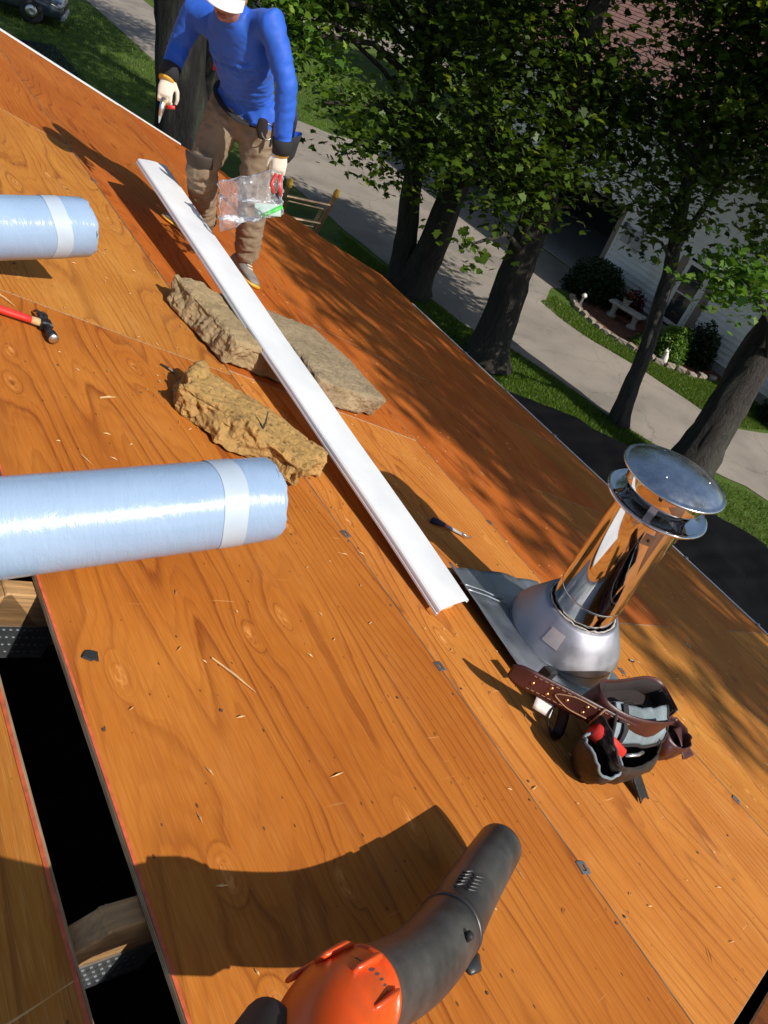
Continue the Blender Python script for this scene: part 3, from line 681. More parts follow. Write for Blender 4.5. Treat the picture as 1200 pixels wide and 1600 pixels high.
make_tree('roadside_tree', 'tall tree outside the right side of the picture, its leaf shadows streak the deck',
  [[(10.4, -9.2, 0, .45), (10.2, -9.0, 4.0, .36), (9.8, -8.6, 9.0, .28), (9.3, -8.3, 13.8, .14)]],
  [tuple(np.array(q[:3]) + SH) + (q[3],) for q in [(7.7, -4.0, 9.2, 1.9), (6.7, -2.5, 8.9, 1.3), (8.8, -5.5, 9.5, 2.0), (7.3, -6.6, 9.3, 1.4), (9.0, -2.5, 10, 1.8), (6.15, -4.6, 9.2, .7), (7.3, .2, 9.5, 1.5), (6.6, -.8, 9.2, 1.0), (8.8, 1.2, 10, 1.5), (6.1, -7.2, 9.4, .7), (5.7, -3.4, 9.2, .9), (5.9, -1.5, 9.0, .9), (5.2, -4.7, 9.2, .45), (6.4, 1.6, 9.2, 1.0), (7.6, 2.7, 9.6, 1.1), (5.6, -5.6, 9.3, .5), (6.9, -3.3, 8.6, .8), (6.5, -5.6, 9.2, .9), (5.4, .3, 8.9, .5), (5.35, -2.6, 9.2, .7), (5.05, -3.7, 9.1, .5), (5.5, -.6, 9.0, .7), (6.2, -6.4, 9.2, .8)]], dens=17, per=24, size=.19, tmpl=DIAM, spread=.13, zs=4.2)
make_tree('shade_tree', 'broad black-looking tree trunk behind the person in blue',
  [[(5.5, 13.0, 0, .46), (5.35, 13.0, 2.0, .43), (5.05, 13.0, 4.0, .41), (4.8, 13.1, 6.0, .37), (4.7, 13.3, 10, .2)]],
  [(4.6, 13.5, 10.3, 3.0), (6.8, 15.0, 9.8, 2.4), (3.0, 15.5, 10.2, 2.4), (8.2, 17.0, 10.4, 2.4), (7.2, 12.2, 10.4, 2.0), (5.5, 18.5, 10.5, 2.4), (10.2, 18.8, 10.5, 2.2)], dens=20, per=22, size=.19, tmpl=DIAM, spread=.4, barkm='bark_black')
make_tree('shade_tree', 'added tree that shades the lawn, its trunk hidden behind the person in blue',
  [[(10.3, 24.0, 0, .3), (10.35, 24, 3, .24), (10.5, 24, 10, .12)]], [(12, 22, 10.8, 2.8), (10.5, 25, 10.8, 2.5), (13, 27, 11.2, 2.8), (8.4, 22.5, 10.6, 2.4), (15, 24, 11, 2.2)], dens=20, per=22, size=.2, tmpl=DIAM, spread=.42, barkm='bark_black')  # added tree, its crown out of view shades the upper-left lawn
bgspots = [(31, 33, 7.5, 'large tree directly behind the white sided house'), (36, 22, 7, 'broad tree behind the right half of the white sided house'), (25, 47, 6.5, 'tree on the far lawn left of the white sided house'), (44, 30, 8, 'tall far tree deep behind the white sided house'),
           (17, 66, 6.5, 'distant tree across the road above the twin-trunked maple'), (34, 60, 8, 'distant broad tree across the road behind the stout maple'), (-3, 66, 6.5, 'distant tree beyond the parked car'), (42, 12, 7.5, 'far tree at the right edge behind the house roof'), (52, 44, 9, 'tallest of the far trees, deep at upper right')]
for x, y, r, lb in bgspots:
    make_tree('background_tree', lb, [[(x, y, 0, .38), (x + .2, y, 3, .3), (x, y + .2, r * 1.1, .15)]], [(x + random.uniform(-1, 1), y + random.uniform(-1, 1), r * .95, r * .62, r * .6), (x + r * .3, y - r * .2, r * .7, r * .42, r * .4), (x - r * .35, y + r * .1, r * .75, r * .42, r * .4), (x, y - r * .3, r * 1.25, r * .4, r * .4), (x - r * .2, y - r * .4, r * .5, r * .35, r * .3)],
      dens=11, per=24, size=.5, tmpl=DIAM, spread=.75, group='trees beyond the neighbouring house', twigs=False)

def shrub(name, label, x, y, r, h, n, leafm, size, tone=(.45, .22), z0=0.03):
    t = thing(name, label, 'shrub', T(x, y, z0))
    m = MB()
    for k in range(9):
        a = k * .7; m.tube([(0, 0, 0), (math.cos(a) * r * .35, math.sin(a) * r * .35, h * .45), (math.cos(a) * r * .7, math.sin(a) * r * .7, h * .8)], [.02, .014, .006], 5)
    m.build('stems', MAT['bark'], t, True)
    d = unit(rng.normal(0, 1, (n, 3))); d[:, 2] = np.abs(d[:, 2]) * 1.0 - .12; rad = rng.uniform(.25, 1.0, n) ** .4
    wob = np.array([1 + .22 * fbm(V(q * 2.2 + x), 3) for q in d])
    c = d * (rad * wob)[:, None] * np.array([r, r, h * .92]) + np.array([0, 0, h * .1])
    P, tn = leaves(c, d, size, OVAL, .8, tone); mesh_polys('foliage', P, tn, MAT[leafm], t); return t
shrub('clipped_shrub', 'large dark rounded shrub at the garage corner', 18.35, 12.95, 1.0, 1.2, 5200, 'leaf_d', .10)
shrub('bright_shrub', 'sunlit yellow-green bush in the mulch bed', 18.0, 9.55, .55, .95, 3600, 'leaf_b', .085, (.55, .25))
shrub('clipped_shrub', 'dark upright shrub behind the yellow-green bush', 18.75, 9.25, .62, 1.2, 3600, 'leaf_d', .09)
shrub('red_leaved_shrub', 'low dark red shrub beside the stone bench', 18.75, 11.75, .42, .85, 1500, 'leaf_r', .08)
shrub('low_plant', 'small leafy plant near the bed edging', 17.35, 10.2, .18, .3, 260, 'leaf_b', .07)
shrub('low_plant', 'tiny pale plant in the mulch next to the white ornament', 17.65, 9.0, .16, .22, 200, 'leaf_b', .06)
shrub('clipped_shrub', 'dark shrub by the wall at the right edge behind the leaning maple', 18.7, 6.2, .7, 1.0, 3000, 'leaf_d', .1)
# edging stones round the bed
bedo = bpy.data.objects['flower_bed']
base_stone = None
def stone_mesh(sx, sy, sz, seed, sub=3):
    bm = bmesh.new(); bmesh.ops.create_cube(bm, size=1.0); bmesh.ops.subdivide_edges(bm, edges=bm.edges, cuts=sub, use_grid_fill=True)
    for v in bm.verts:
        p = v.co.copy(); q = p.normalized() * .5; p = p.lerp(q, .35); p += p.normalized() * fbm(p * 4 + V((seed, 0, 0)), 3) * .10; v.co = V((p.x * sx, p.y * sy, p.z * sz))
    me = bpy.data.meshes.new('edging_stone'); bm.to_mesh(me); bm.free(); me.materials.append(MAT['edging']); return me
sm = [stone_mesh(.26, .16, .14, s, 2) for s in (1, 5, 9)]
path = [(17.2, 12.7), (16.75, 12.0), (16.58, 11.0), (16.75, 10.2), (17.2, 9.2), (17.9, 8.55), (18.9, 8.25)]; acc = 0
for i in range(len(path) - 1):
    a = V(path[i]); b = V(path[i + 1]); n = int((b - a).length / .27)
    for k in range(n):
        p = a.lerp(b, k / n); d = b - a
        o = bpy.data.objects.new('edging_stone', random.choice(sm)); COL.objects.link(o); o.parent = bedo
        o.location = (p.x, p.y, .05 + random.uniform(-.02, .02)); o.rotation_euler = (random.uniform(-.1, .1), random.uniform(-.1, .1), math.atan2(d.y, d.x) + random.uniform(-.25, .25))
# garden bench and ornaments
bn = thing('garden_bench', 'low grey cast stone bench in front of the dark shrubs', 'bench', T(18.0, 11.35, .02) @ RZ(1.75))
MB().box(-.55, .55, -.19, .19, .36, .44, 0, None, .02).build('seat', MAT['concrete'], bn)
for sx in (-.36, .36):
    MB().lathe([(.15, 0), (.15, .05), (.09, .09), (.075, .2), (.10, .3), (.14, .36)], 14, (sx, 0, 0), 0, True).build('leg', MAT['concrete'], bn, True)
pt_ = thing('flower_pot', 'red flowers in a small pot on the stone bench', 'flower pot', T(18.02, 11.5, .46))
MB().lathe([(.09, 0), (.12, .16), (.135, .16), (.135, .19), (.11, .19), (.10, .15), (.0, .14)], 16).build('pot', MAT['concrete'], pt_, True)
c = rng.normal(0, .09, (260, 3)) + np.array([0, 0, .28]); P, tn = leaves(c, unit(c), .06, OVAL); mesh_polys('leaves', P, tn, MAT['leaf_d'], pt_)
m = MB()
for k in range(34):
    q = V((random.gauss(0, .1), random.gauss(0, .1), .33 + random.gauss(0, .04)))
    for j in range(5): a = j * 1.257; m.add([q, q + V((math.cos(a) * .03, math.sin(a) * .03, .012)), q + V((math.cos(a + .9) * .03, math.sin(a + .9) * .03, .012))], [(0, 1, 2)])
m.build('petals', MAT['petal'], pt_)
orn = thing('garden_ornament', 'small white sitting animal ornament at the mulch bed front', 'ornament', T(17.45, 9.25, .02))
m = MB(); m.capsule([(0, 0, .05), (0, .01, .16), (-.01, .02, .24)], [(.09, .10), (.075, .085), (.05, .055)]); m.capsule([(-.03, .03, .30), (-.06, .05, .31)], [(.05, .05), (.035, .035)]); m.tube([(-.02, 0, .33), (-.02, -.02, .39)], [.02, .004], 6); m.tube([(-.02, .06, .33), (-.02, .07, .39)], [.02, .004], 6)
m.build('figure', MAT['statue'], orn, True)
orn = thing('garden_ornament', 'tiny grey post ornament at the left end of the mulch bed', 'ornament', T(17.1, 12.25, .02))
MB().lathe([(.07, 0), (.07, .03), (.035, .06), (.03, .24), (.07, .27), (.085, .31), (.05, .36), (.001, .38)], 14).build('figure', MAT['statue'], orn, True)

# ------------------------------------------------------------------ parked car beyond the gable
car = thing('parked_car', 'dark blue-grey car parked on the lawn at the upper left corner', 'car', T(5.75, 33.6, 0) @ RZ(-.35) @ Matrix.Scale(1.18, 4))
secs = [(2.25, .62, .30, .62), (2.18, .80, .24, .74), (1.9, .87, .22, .82), (1.2, .90, .22, .92), (.75, .90, .22, .98), (.0, .90, .22, 1.0), (-.9, .90, .22, 1.0), (-1.6, .89, .22, 1.02), (-2.1, .84, .25, .98), (-2.28, .66, .34, .86)]
rs = []
for x, w, z0, z1 in secs:
    ring = []
    for k in range(24):
        th = 2 * math.pi * k / 24; cx = math.copysign(abs(math.cos(th)) ** .45, math.cos(th)); cz = math.copysign(abs(math.sin(th)) ** .55, math.sin(th)); ring.append(V((x, cx * w, (z0 + z1) / 2 + cz * (z1 - z0) / 2)))
    rs.append(ring)
MB().rings(rs).build('body', MAT['car_paint'], car, True, sharp=.9)
rs = []
for x, w, z1 in ((1.0, .74, .95), (.35, .66, 1.36), (-.5, .64, 1.44), (-1.2, .66, 1.36), (-1.85, .72, .98)):
    ring = []
    for k in range(20):
        th = 2 * math.pi * k / 20; ring.append(V((x, math.copysign(abs(math.cos(th)) ** .5, math.cos(th)) * w, .93 + max(0, math.copysign(abs(math.sin(th)) ** .6, math.sin(th))) * (z1 - .93))))
    rs.append(ring)
MB().rings(rs).build('cabin_glass', MAT['glass'], car, True)
MB().box(-1.25, .4, -.6, .6, 1.36, 1.455, 0, None, .04).build('roof', MAT['car_paint'], car)
for x in (1.4, -1.4):
    for y in (.82, -.82):
        w = MB().lathe([(.19, -.1), (.30, -.1), (.325, -.06), (.325, .06), (.30, .1), (.19, .1)], 28, (0, 0, 0), 0, False, T(x, y, .325) @ RX(math.pi / 2)).build('wheel', MAT['rubber'], car, True)
        MB().lathe([(.001, .07), (.06, .075), (.19, .095), (.195, -.09), (.001, -.08)], 20, (0, 0, 0), 0, False, T(x, y, .325) @ RX(math.pi / 2 * (1 if y < 0 else -1))).build('rim', MAT['alu'], w, True)
for y in (.6, -.6): MB().box(2.08, 2.235, y - .17, y + .17, .60, .70, 0, None, .03).build('headlight', MAT['statue'], car)
MB().box(2.2, 2.275, -.42, .42, .48, .60, 0, None, .01).build('grille', MAT['rubber'], car)
MB().box(2.15, 2.30, -.7, .7, .26, .42, 0, None, .04).build('bumper', MAT['grey_box'], car)
MB().box(2.20, 2.262, -.5, .5, .625, .65, 0, None, .006).build('chrome_strip', MAT['alu'], car)
# ------------------------------------------------------------------ vent pipe with cap and flashing
VX, VY, VZ = 2.195, .896, 4.235
vent = thing('vent_pipe', 'shiny metal chimney vent pipe with round cap and grey cone flashing', 'vent pipe', T(VX, VY, VZ))
def deckz(x, y): return RF(0, 0).z - (x - RF(0, 0).x) * math.tan(PT) - VZ
def skirt(prof, n=64):
    rs = []
    for r, z in prof:
        ring = []
        for k in range(n):
            a = 2 * math.pi * k / n; x = r * math.cos(a); y = r * math.sin(a)
            ring.append(V((x, y, z if z is not None else deckz(VX + x, VY + y) + .004)))
        rs.append(ring)
    return MB().rings(rs, False)
skirt([(.268, None), (.246, .012), (.240, .05), (.234, .09), (.230, .11)]).build('flashing_base', MAT['galv_old'], vent, True, thick=.0015)
cone = skirt([(.2385, .082), (.2355, .100), (.221, .128), (.190, .178), (.158, .230), (.142, .243)]).build('flashing_cone', MAT['galv'], vent, True, thick=.0015)
MB().lathe([(.239, .081), (.2405, .085), (.239, .089)], 64).build('seam_bead', MAT['galv_old'], cone, True)
m = MB()
for i in range(7):
    a = math.radians(188 + i * 3.2)
    for z, r in ((.150, .2095), (.178, .192), (.206, .175)): m.v.append((math.cos(a) * (r + .0025), math.sin(a) * (r + .0025), z))
m.f = [(i * 3 + j, i * 3 + 3 + j, i * 3 + 4 + j, i * 3 + 1 + j) for i in range(6) for j in range(2)]; m.m = [0] * len(m.f)
m.build('sticker', simple('grey_sticker', (.40, .36, .37), .6), cone, True)
m = MB().tube([V((math.cos(t) * (.1355 + .003 * fbm(V((t * 3, 0, 0)), 3)), math.sin(t) * (.1355 + .003 * fbm(V((t * 3, 0, 5)), 3)), .243 + .006 * fbm(V((t * 5, 2, 0)), 3))) for t in [2 * math.pi * k / 120 for k in range(121)]], [.0035 * (1 + 1.2 * abs(fbm(V((k * .13, 7, 0)), 3))) for k in range(121)], 6, False)
sb = m.build('sealant_bead', simple('pale_sealant', (.45, .41, .36), .7, var=.3), cone, True)
pipe = MB().lathe([(.127, .18), (.127, .79)], 96).build('pipe', MAT['chrome'], vent, True)
MB().lathe([(.128, .32), (.1295, .322), (.1295, .326), (.128, .328)], 96).build('pipe_bead', MAT['chrome'], pipe, True)
for a in (225, 300):
    c_ = RZ(math.radians(a)) @ T(.127, 0, .71)
    MB().box(-.001, .0035, -.018, .018, -.022, .022, 0, c_, .001).build('clip_plate', MAT['steel'], pipe)
    MB().lathe([(.006, 0), (.005, .004), (.0005, .005)], 10, (0, 0, 0), 0, False, c_ @ T(.0035, 0, 0) @ RY(math.pi / 2)).build('screw', MAT['black_steel'], pipe)
MB().lathe([(.10, .765), (.127, .772), (.158, .785), (.178, .789), (.184, .786), (.1865, .791), (.1835, .7965), (.174, .795), (.155, .792), (.128, .806), (.11, .812)], 80).build('lower_ring', MAT['chrome'], vent, True, thick=.0008)
MB().lathe([(.098, .76), (.098, .825), (.094, .83)], 64).build('inner_liner', MAT['galv_old'], vent, True)
MB().lathe([(.141, .838), (.1415, .842), (.1415, .895), (.139, .90)], 72).build('cap_band', MAT['chrome'], vent, True, thick=.0008)
for k in range(4):
    a = math.radians(25 + 90 * k); MB().box(.124, .127, -.014, .014, .79, .90, 0, RZ(a)).build('bracket', MAT['galv'], vent)
    MB().lathe([(.005, 0), (.004, .003), (.0005, .004)], 10, (0, 0, 0), 0, False, RZ(a) @ T(.1425, 0, .872) @ RY(math.pi / 2)).build('screw', MAT['black_steel'], vent)
lid = MB().lathe([(.12, .893), (.168, .899), (.179, .897), (.185, .900), (.1855, .905), (.182, .908), (.175, .9065), (.166, .912), (.14, .926), (.10, .938), (.06, .945), (.02, .948), (.0008, .9485)], 96).build('cap_lid', metal('brushed_cap', (.70, .72, .74), .26, .02, 30, (.58, .59, .60), .12), vent, True)
for a in (70, 190, 310):
    MB().lathe([(.006, 0), (.005, .003), (.0005, .004)], 10, (.105 * math.cos(math.radians(a)), .105 * math.sin(math.radians(a)), .934)).build('rivet', MAT['alu'], lid, True)
def plate_fn(s, t):
    u = 2.30 + s * .80; v = .60 + t * .67 + .03 * math.sin(s * 3); lift = .05 * max(0, 1 - s / .12) * (0.35 + .65 * t) + .018 * max(0, (t - .8) / .2) * abs(math.sin(s * 8)) ** .5
    u -= .035 * max(0, 1 - s / .12) * (1 - t) * 1.5
    h = .006 + lift + .004 * abs(fbm(V((u * 6, v * 6, 0)), 3))
    return vent.matrix_world.inverted() @ RF(u, v, h)
fp = MB().grid(plate_fn, 40, 40).build('flashing_plate', MAT['galv_old'], vent, True, thick=.0012)
for v in (1.17, 1.20):
    MB().tube([vent.matrix_world.inverted() @ RF(2.36 + i * .04, v - i * .012, .022 - abs(i - 3) * .002) for i in range(7)], .004, 6).build('fold_ridge', MAT['galv_old'], fp, True)
MB().box(2.165, 2.215, .64, .675, .095, .15, 0, vent.matrix_world.inverted() @ RM, .006).build('sealant_cap', MAT['rubber'], vent)

# ------------------------------------------------------------------ white coil-metal board
bd = thing('fascia_board', 'long white metal fascia board laid diagonally across the deck', 'fascia board', on_roof(2.10, 1.03, 0))
NL = V((2.012, 1.01, .045)); NR = V((2.235, 1.065, .05)); FL = V((1.974, 4.451, .264)); FR = V((2.215, 4.62, .284))
prof = [(-.004, -.030), (-.009, -.028), (-.009, -.021), (-.004, -.020), (-.004, -.013), (-.007, -.012), (-.006, -.006), (0.0, 0.0)] + [(k / 16, .006 * math.sin(math.pi * k / 16)) for k in range(1, 16)] + [(1.0, 0.0), (1.004, -.008), (.985, -.012)]
rs = []
for i in range(41):
    t = i / 40; a = NL.lerp(FL, t); b = NR.lerp(FR, t); sd = b - a; L = sd.length; sdn = sd / L
    up = V((0, 0, 1)); sag = .006 * fbm(V((t * 3, 0, 0)), 2)
    rs.append([a + (sdn * (x * L if 0 <= x <= 1.0 else (x * 1.0 if x < 0 else L + (x - 1)))) + up * (z * (1 if x < 0 or x > 1 else 1) + sag) for x, z in prof])
MB().rings(rs, False, 0, False).build('board', MAT['white_paint'], bd, False, T(-2.10, -1.03, 0), thick=.0012)
blk = MB().box(-.05, .05, -.02, .035, 0, .03, 0, None, .003).build('wood_offcut', MAT['wood_pale'], None, mw=on_roof(2.12, 1.075, .001, .25))
tag(blk, 'small wood offcut propping up the near end of the white fascia board', 'wood block')

# ------------------------------------------------------------------ tan slabs
def slab_mat(name, base, dark, holes=.5):
    t = NT(name); c = t.coord('Object'); n = t.noise(c, 9, 7, .7); f = t.noise(c, 60, 5, .7); v = t.n('ShaderNodeTexVoronoi', None, Vector=c, Scale=55.0).outputs['Distance']
    col = t.ramp(n, [(.3, tuple(x * .68 for x in base)), (.55, base), (.8, tuple(min(1, x * 1.25) for x in base))])
    col = t.mix(t.math('MULTIPLY', t.ramp(t.noise(c, 34, 4, .8), [(.56, 0.0), (.66, 1.0)]), holes), col, dark)
    h = t.math('ADD', t.math('MULTIPLY', f, .6), t.math('MULTIPLY', n, .7))
    t.bsdf(Base_Color=col, Roughness=.95, Normal=t.bump(h, .8, .02), Specular_IOR_Level=.15); return t.mat
def slab(label, mw, L, W, H, seed, mat, rough=.03, ragged=.06, cuts=44, pits=0.0):
    bm = bmesh.new(); bmesh.ops.create_cube(bm, size=1.0); bmesh.ops.subdivide_edges(bm, edges=bm.edges, cuts=cuts, use_grid_fill=True)
    s3 = V((seed, seed * 2.1, 0))
    for v in bm.verts:
        p = v.co * 2; e = 14.0; ln = (abs(p.x) ** e + abs(p.y) ** e + abs(p.z) ** e) ** (1 / e); mx = max(abs(p.x), abs(p.y), abs(p.z)); p = p * (mx / ln) * .5
        q = V((p.x * W, p.y * L, p.z * H)); nrm = V((p.x * abs(p.x) ** 5, p.y * abs(p.y) ** 5, p.z * abs(p.z) ** 5)).normalized()
        end = max(0, abs(p.y) * 2 - .8) / .2; side = max(0, -p.x * 2 - .72) / .28; rim = max(end, side)
        f1 = noise.noise(q * 4 + s3); cr = abs(noise.noise(q * 11 + s3)) + .5 * abs(noise.noise(q * 24 + s3))
        d = f1 * rough + (fbm(q * 30 + s3, 3)) * rough * .35 - max(0, .12 - cr) * rough * 3
        d += rim * ragged * (noise.noise(q * 5 + s3) * 1.0 + noise.noise(q * 13 + s3) * .4 + fbm(q * 34 + s3, 2) * .18 - .2)
        if pits: d -= pits * max(0, noise.noise(q * 38 + s3) - .22)
        if p.z < -.35: d = min(d, 0)
        q += nrm * d; q.x += .05 * W * math.sin(p.y * 5 + seed); q.z = max(q.z, -H / 2) + H / 2 + .001; v.co = q
    me = bpy.data.meshes.new('tan_slab'); bm.to_mesh(me); bm.free(); me.materials.append(mat)
    o = bpy.data.objects.new('tan_slab', me); COL.objects.link(o); o.matrix_world = mw; return tag(o, label, 'slab', 'rough tan slabs on the deck')
S1 = slab_mat('tan_slab_a', (.40, .29, .155), (.14, .09, .045), .35); S2 = slab_mat('tan_slab_b', (.46, .28, .10), (.12, .065, .022), .75); S3 = slab_mat('tan_slab_shaded', (.34, .26, .16), (.12, .085, .05), .4)
slab('tan broken-edged slab on the uphill side of the white board', on_roof(1.965, 2.80, 0, .12), .60, .40, .128, 3, S1, .010, .06)
slab('grey-tan slab with shade in its colour on the downhill side of the white board', on_roof(2.56, 2.86, 0, .16), .74, .60, .135, 8, S3, .012, .03)  # greyer tan puts the shade on this slab into its colour
slab('crumbly golden slab beside the end of the nearer blue roll', on_roof(1.62, 1.885, 0, .82), .56, .30, .105, 14, S2, .012, .075, 50, .05)

m = MB()
for (cu, cv, n_, sp) in ((1.75, 2.75, 60, .16), (1.45, 1.95, 90, .13), (2.1, 2.42, 40, .14), (1.85, 1.7, 30, .10)):
    for k in range(n_):
        u = random.gauss(cu, sp); v = random.gauss(cv, sp * 1.2); r = random.uniform(.002, .008) * random.random() ** .5
        pts = [V((u + r * random.uniform(.6, 1.2) * x, v + r * random.uniform(.6, 1.2) * y, .0025 + r * .8 * z)) for x, y, z in ((1, 0, .3), (0, 1, .3), (-1, 0, .3), (0, -1, .3), (0, 0, 1), (0, 0, 0))]
        m.add(pts, [(0, 1, 4), (1, 2, 4), (2, 3, 4), (3, 0, 4), (1, 0, 5), (2, 1, 5), (3, 2, 5), (0, 3, 5)])
o = m.build('slab_crumbs', S2, None, mw=RM.copy()); tag(o, 'tan crumbs scattered round the rough slabs', 'crumbs', kind='stuff')

# ------------------------------------------------------------------ blue wrapped rolls lying level across the ridge
def film():
    t = NT('blue_film'); c = t.coord('Object'); n = t.noise(t.coord('Object', (3, 1, 1)), 7, 5, .6, 1.2); w = t.noise(t.coord('Object', (18, 2.5, 2.5)), 5, 4, .6, .5)
    col = t.ramp(t.noise(c, 3, 3), [(.3, (.27, .38, .55)), (.7, (.33, .45, .62))])
    t.bsdf(Base_Color=col, Roughness=t.ramp(n, [(.3, .22), (.8, .36)]), Normal=t.bump(t.math('ADD', n, t.math('MULTIPLY', w, .5)), .45, .006), Coat_Weight=.35, Coat_Roughness=.12); return t.mat
FILM = film(); TAPE = simple('white_band', (.44, .52, .61), .4, var=.05, bump=.1, bscale=40); CORE = simple('dark_roll_core', (.05, .05, .055), .8)
def roll(label, P, Q, r, band, seed, patch=False):
    """P: end in the picture (world), Q: the other end"""
    ax = (Q - P); L = ax.length; q = ax.to_track_quat('X', 'Z'); mw = T(*P) @ q.to_matrix().to_4x4()
    t = thing('wrapped_roll', label, 'roll', mw, 'blue wrapped rolls across the ridge')
    rs = []; n = 72
    for i in range(60):
        x = L * i / 59; ring = []
        for k in range(n):
            th = 2 * math.pi * k / n; e = math.exp(-x / .035) + math.exp(-(L - x) / .035)
            w = r * (1 + .008 * fbm(V((x * 4, math.cos(th) * 1.5, math.sin(th) * 1.5 + seed)), 3) + .035 * e * (fbm(V((x * 12, math.cos(th) * 1.6 + seed, math.sin(th) * 1.6)), 3) - .35))
            ring.append(V((x + .0, math.cos(th) * w, math.sin(th) * w)))
        rs.append(ring)
    MB().rings(rs, False).build('film_wrap', FILM, t, True)
    for x0, sg in ((0, -1), (L, 1)):     # crumpled film folded over the end
        rs = []
        for j in range(9):
            f = j / 8; ring = []
            for k in range(n):
                th = 2 * math.pi * k / n; nn = fbm(V((math.cos(th) * 2.0 + seed, math.sin(th) * 2.0, f * 1.2)), 3)
                rr = r * (.955 - .05 * f + .03 * nn * (1 - f)) if j < 4 else r * (.93 - .16 * (j - 3) / 5 + .05 * nn)
                xx = sg * (.014 * math.sin(f * math.pi * .8) + .006 * nn) if j < 5 else sg * (.010 - .03 * (f - .5) + .006 * nn)
                ring.append(V((x0 + xx, math.cos(th) * rr, math.sin(th) * rr)))
            rs.append(ring)
        MB().rings(rs, False).build('film_end', FILM, t, False)
        MB().lathe([(r * .80, 0), (r * .3, .004), (r * .28, -.03), (.0008, -.03)], 40, (0, 0, 0), 0, False, T(x0 + sg * .002, 0, 0) @ RY(sg * math.pi / 2)).build('roll_core', CORE, t, True)
    rs = [[V((band + dx + .004 * math.sin(3 * th + seed), math.cos(th) * r * 1.012, math.sin(th) * r * 1.012)) for th in [2 * math.pi * k / n for k in range(n)]] for dx in (0, .055)]
    MB().rings(rs, False).build('band', TAPE, t, True)
    if patch:
        rs = [[V((band + dx, math.cos(th) * r * 1.017, math.sin(th) * r * 1.017)) for th in [PATCH_A + .028 * k for k in range(26)]] for dx in (-.003, .056)]
        MB().rings(rs, False, 0, False).build('band_end', simple('pale_band_end', (.74, .75, .75), .5, var=.04), t, True)
    return t
PATCH_A = 2.7
def level(P, az, L): return P + V((-math.cos(az), math.sin(az), 0)) * L
p2_ = RF(1.092, 1.085, .289); q2_ = RF(.576, 1.11, .080); d2 = (q2_ - p2_).normalized()
roll('nearer blue film-wrapped roll with a white band, jutting in from the left edge', p2_, p2_ + d2 * 1.02, .100, .085, 1)
p1_ = RF(1.065, 2.548, .278); q1_ = RF(.817, 2.485, .178); d1 = (q1_ - p1_).normalized()
roll('farther blue film-wrapped roll with a white band, at the left edge above the hammer', p1_, p1_ + d1 * 1.02, .099, .085, 5, True)

# ------------------------------------------------------------------ claw hammer
hm = thing('claw_hammer', 'red handled claw hammer lying on the deck', 'hammer', on_roof(.955, 2.235, .018, 0))
m = MB(); pts = [(-.012, 0, .004), (-.06, .002, .002), (-.14, .004, 0), (-.24, .006, 0), (-.33, .008, 0)]
m.tube(pts, [(.011, .014), (.012, .015), (.013, .0165), (.0155, .019), (.0145, .018)], 16); m.build('handle', MAT['red_plastic'], hm, True)
MB().tube([(-.008, 0, .004), (-.035, .001, .003)], [(.0125, .0155), (.0118, .0147)], 16).build('collar', MAT['wood_pale'], hm, True)
h_ = MB().box(-.008, .03, -.02, .02, -.013, .019, 0, None, .005).build('head', MAT['black_steel'], hm)
MB().tube([(.012, -.018, .004), (.014, -.05, .004), (.015, -.058, .004), (.016, -.09, .004)], [.013, .0115, .0165, .0165], 18).build('poll', MAT['black_steel'], h_, True)
MB().lathe([(.0008, .001), (.0145, .0005), (.0160, -.002)], 18, (0, 0, 0), 0, False, T(.016, -.091, .004) @ RX(math.pi / 2)).build('face', MAT['alu'], h_, True)
for sx in (-1, 1):
    MB().tube([(.011 + sx * .006, .016, .008), (.012 + sx * .009, .05, .013), (.013 + sx * .010, .08, .006), (.012 + sx * .008, .105, -.010)], [(.007, .009), (.006, .008), (.005, .006), (.003, .003)], 8).build('claw', MAT['black_steel'], h_, True)

# ------------------------------------------------------------------ hooked hand tool, scraps
kn = thing('hooked_tool', 'slim hand tool with dark grip and bright hooked tip near the white board', 'hand tool', on_roof(2.56, 1.615, .016, -.23))
MB().tube([(0, 0, 0), (.03, .001, .001), (.075, 0, 0)], [(.014, .012), (.016, .013), (.011, .010)], 12).build('grip', MAT['navy'], kn, True)
MB().tube([(.072, 0, 0), (.085, 0, 0)], [.010, .010], 12).build('ferrule', MAT['red_plastic'], kn, True)
MB().tube([(.083, 0, 0), (.13, -.004, -.002), (.19, -.012, -.004)], [.0075, .008, .0065], 10).build('shank', MAT['grey_box'], kn, True)
MB().tube([(.188, -.012, -.004), (.225, -.018, -.005), (.262, -.008, -.006), (.29, .012, -.007)], [(.0085, .003), (.009, .003), (.007, .0025), (.002, .001)], 8).build('blade', MAT['alu'], kn, True)
def splinter(label, a, b, r, mat='wood_pale', name='wood_splinter', cat='splinter'):
    A = RF(a[0], a[1], .004); B = RF(b[0], b[1], .0035); M_ = (A + B) / 2 + EN * .002
    o = MB().tube([V((0, 0, 0)), M_ - A, B - A], [(r * .6, r * .4), (r, r * .6), (r * .2, r * .15)], 6).build(name, MAT[mat], None, mw=T(*A)); return tag(o, label, cat)
splinter('long pale wood splinter on the near plywood sheet', (1.0, .846), (1.073, .747), .0045)
splinter('pale splinter above the hammer handle at the left edge', (.85, 2.39), (.90, 2.335), .005)
splinter('short pale splinter between the hammer and the golden slab', (1.056, 1.884), (1.121, 1.918), .0045)
splinter('thin dark shard between the hammer and the golden slab', (1.425, 2.283), (1.475, 2.238), .008, 'black_steel', 'roofing_shard', 'shard')
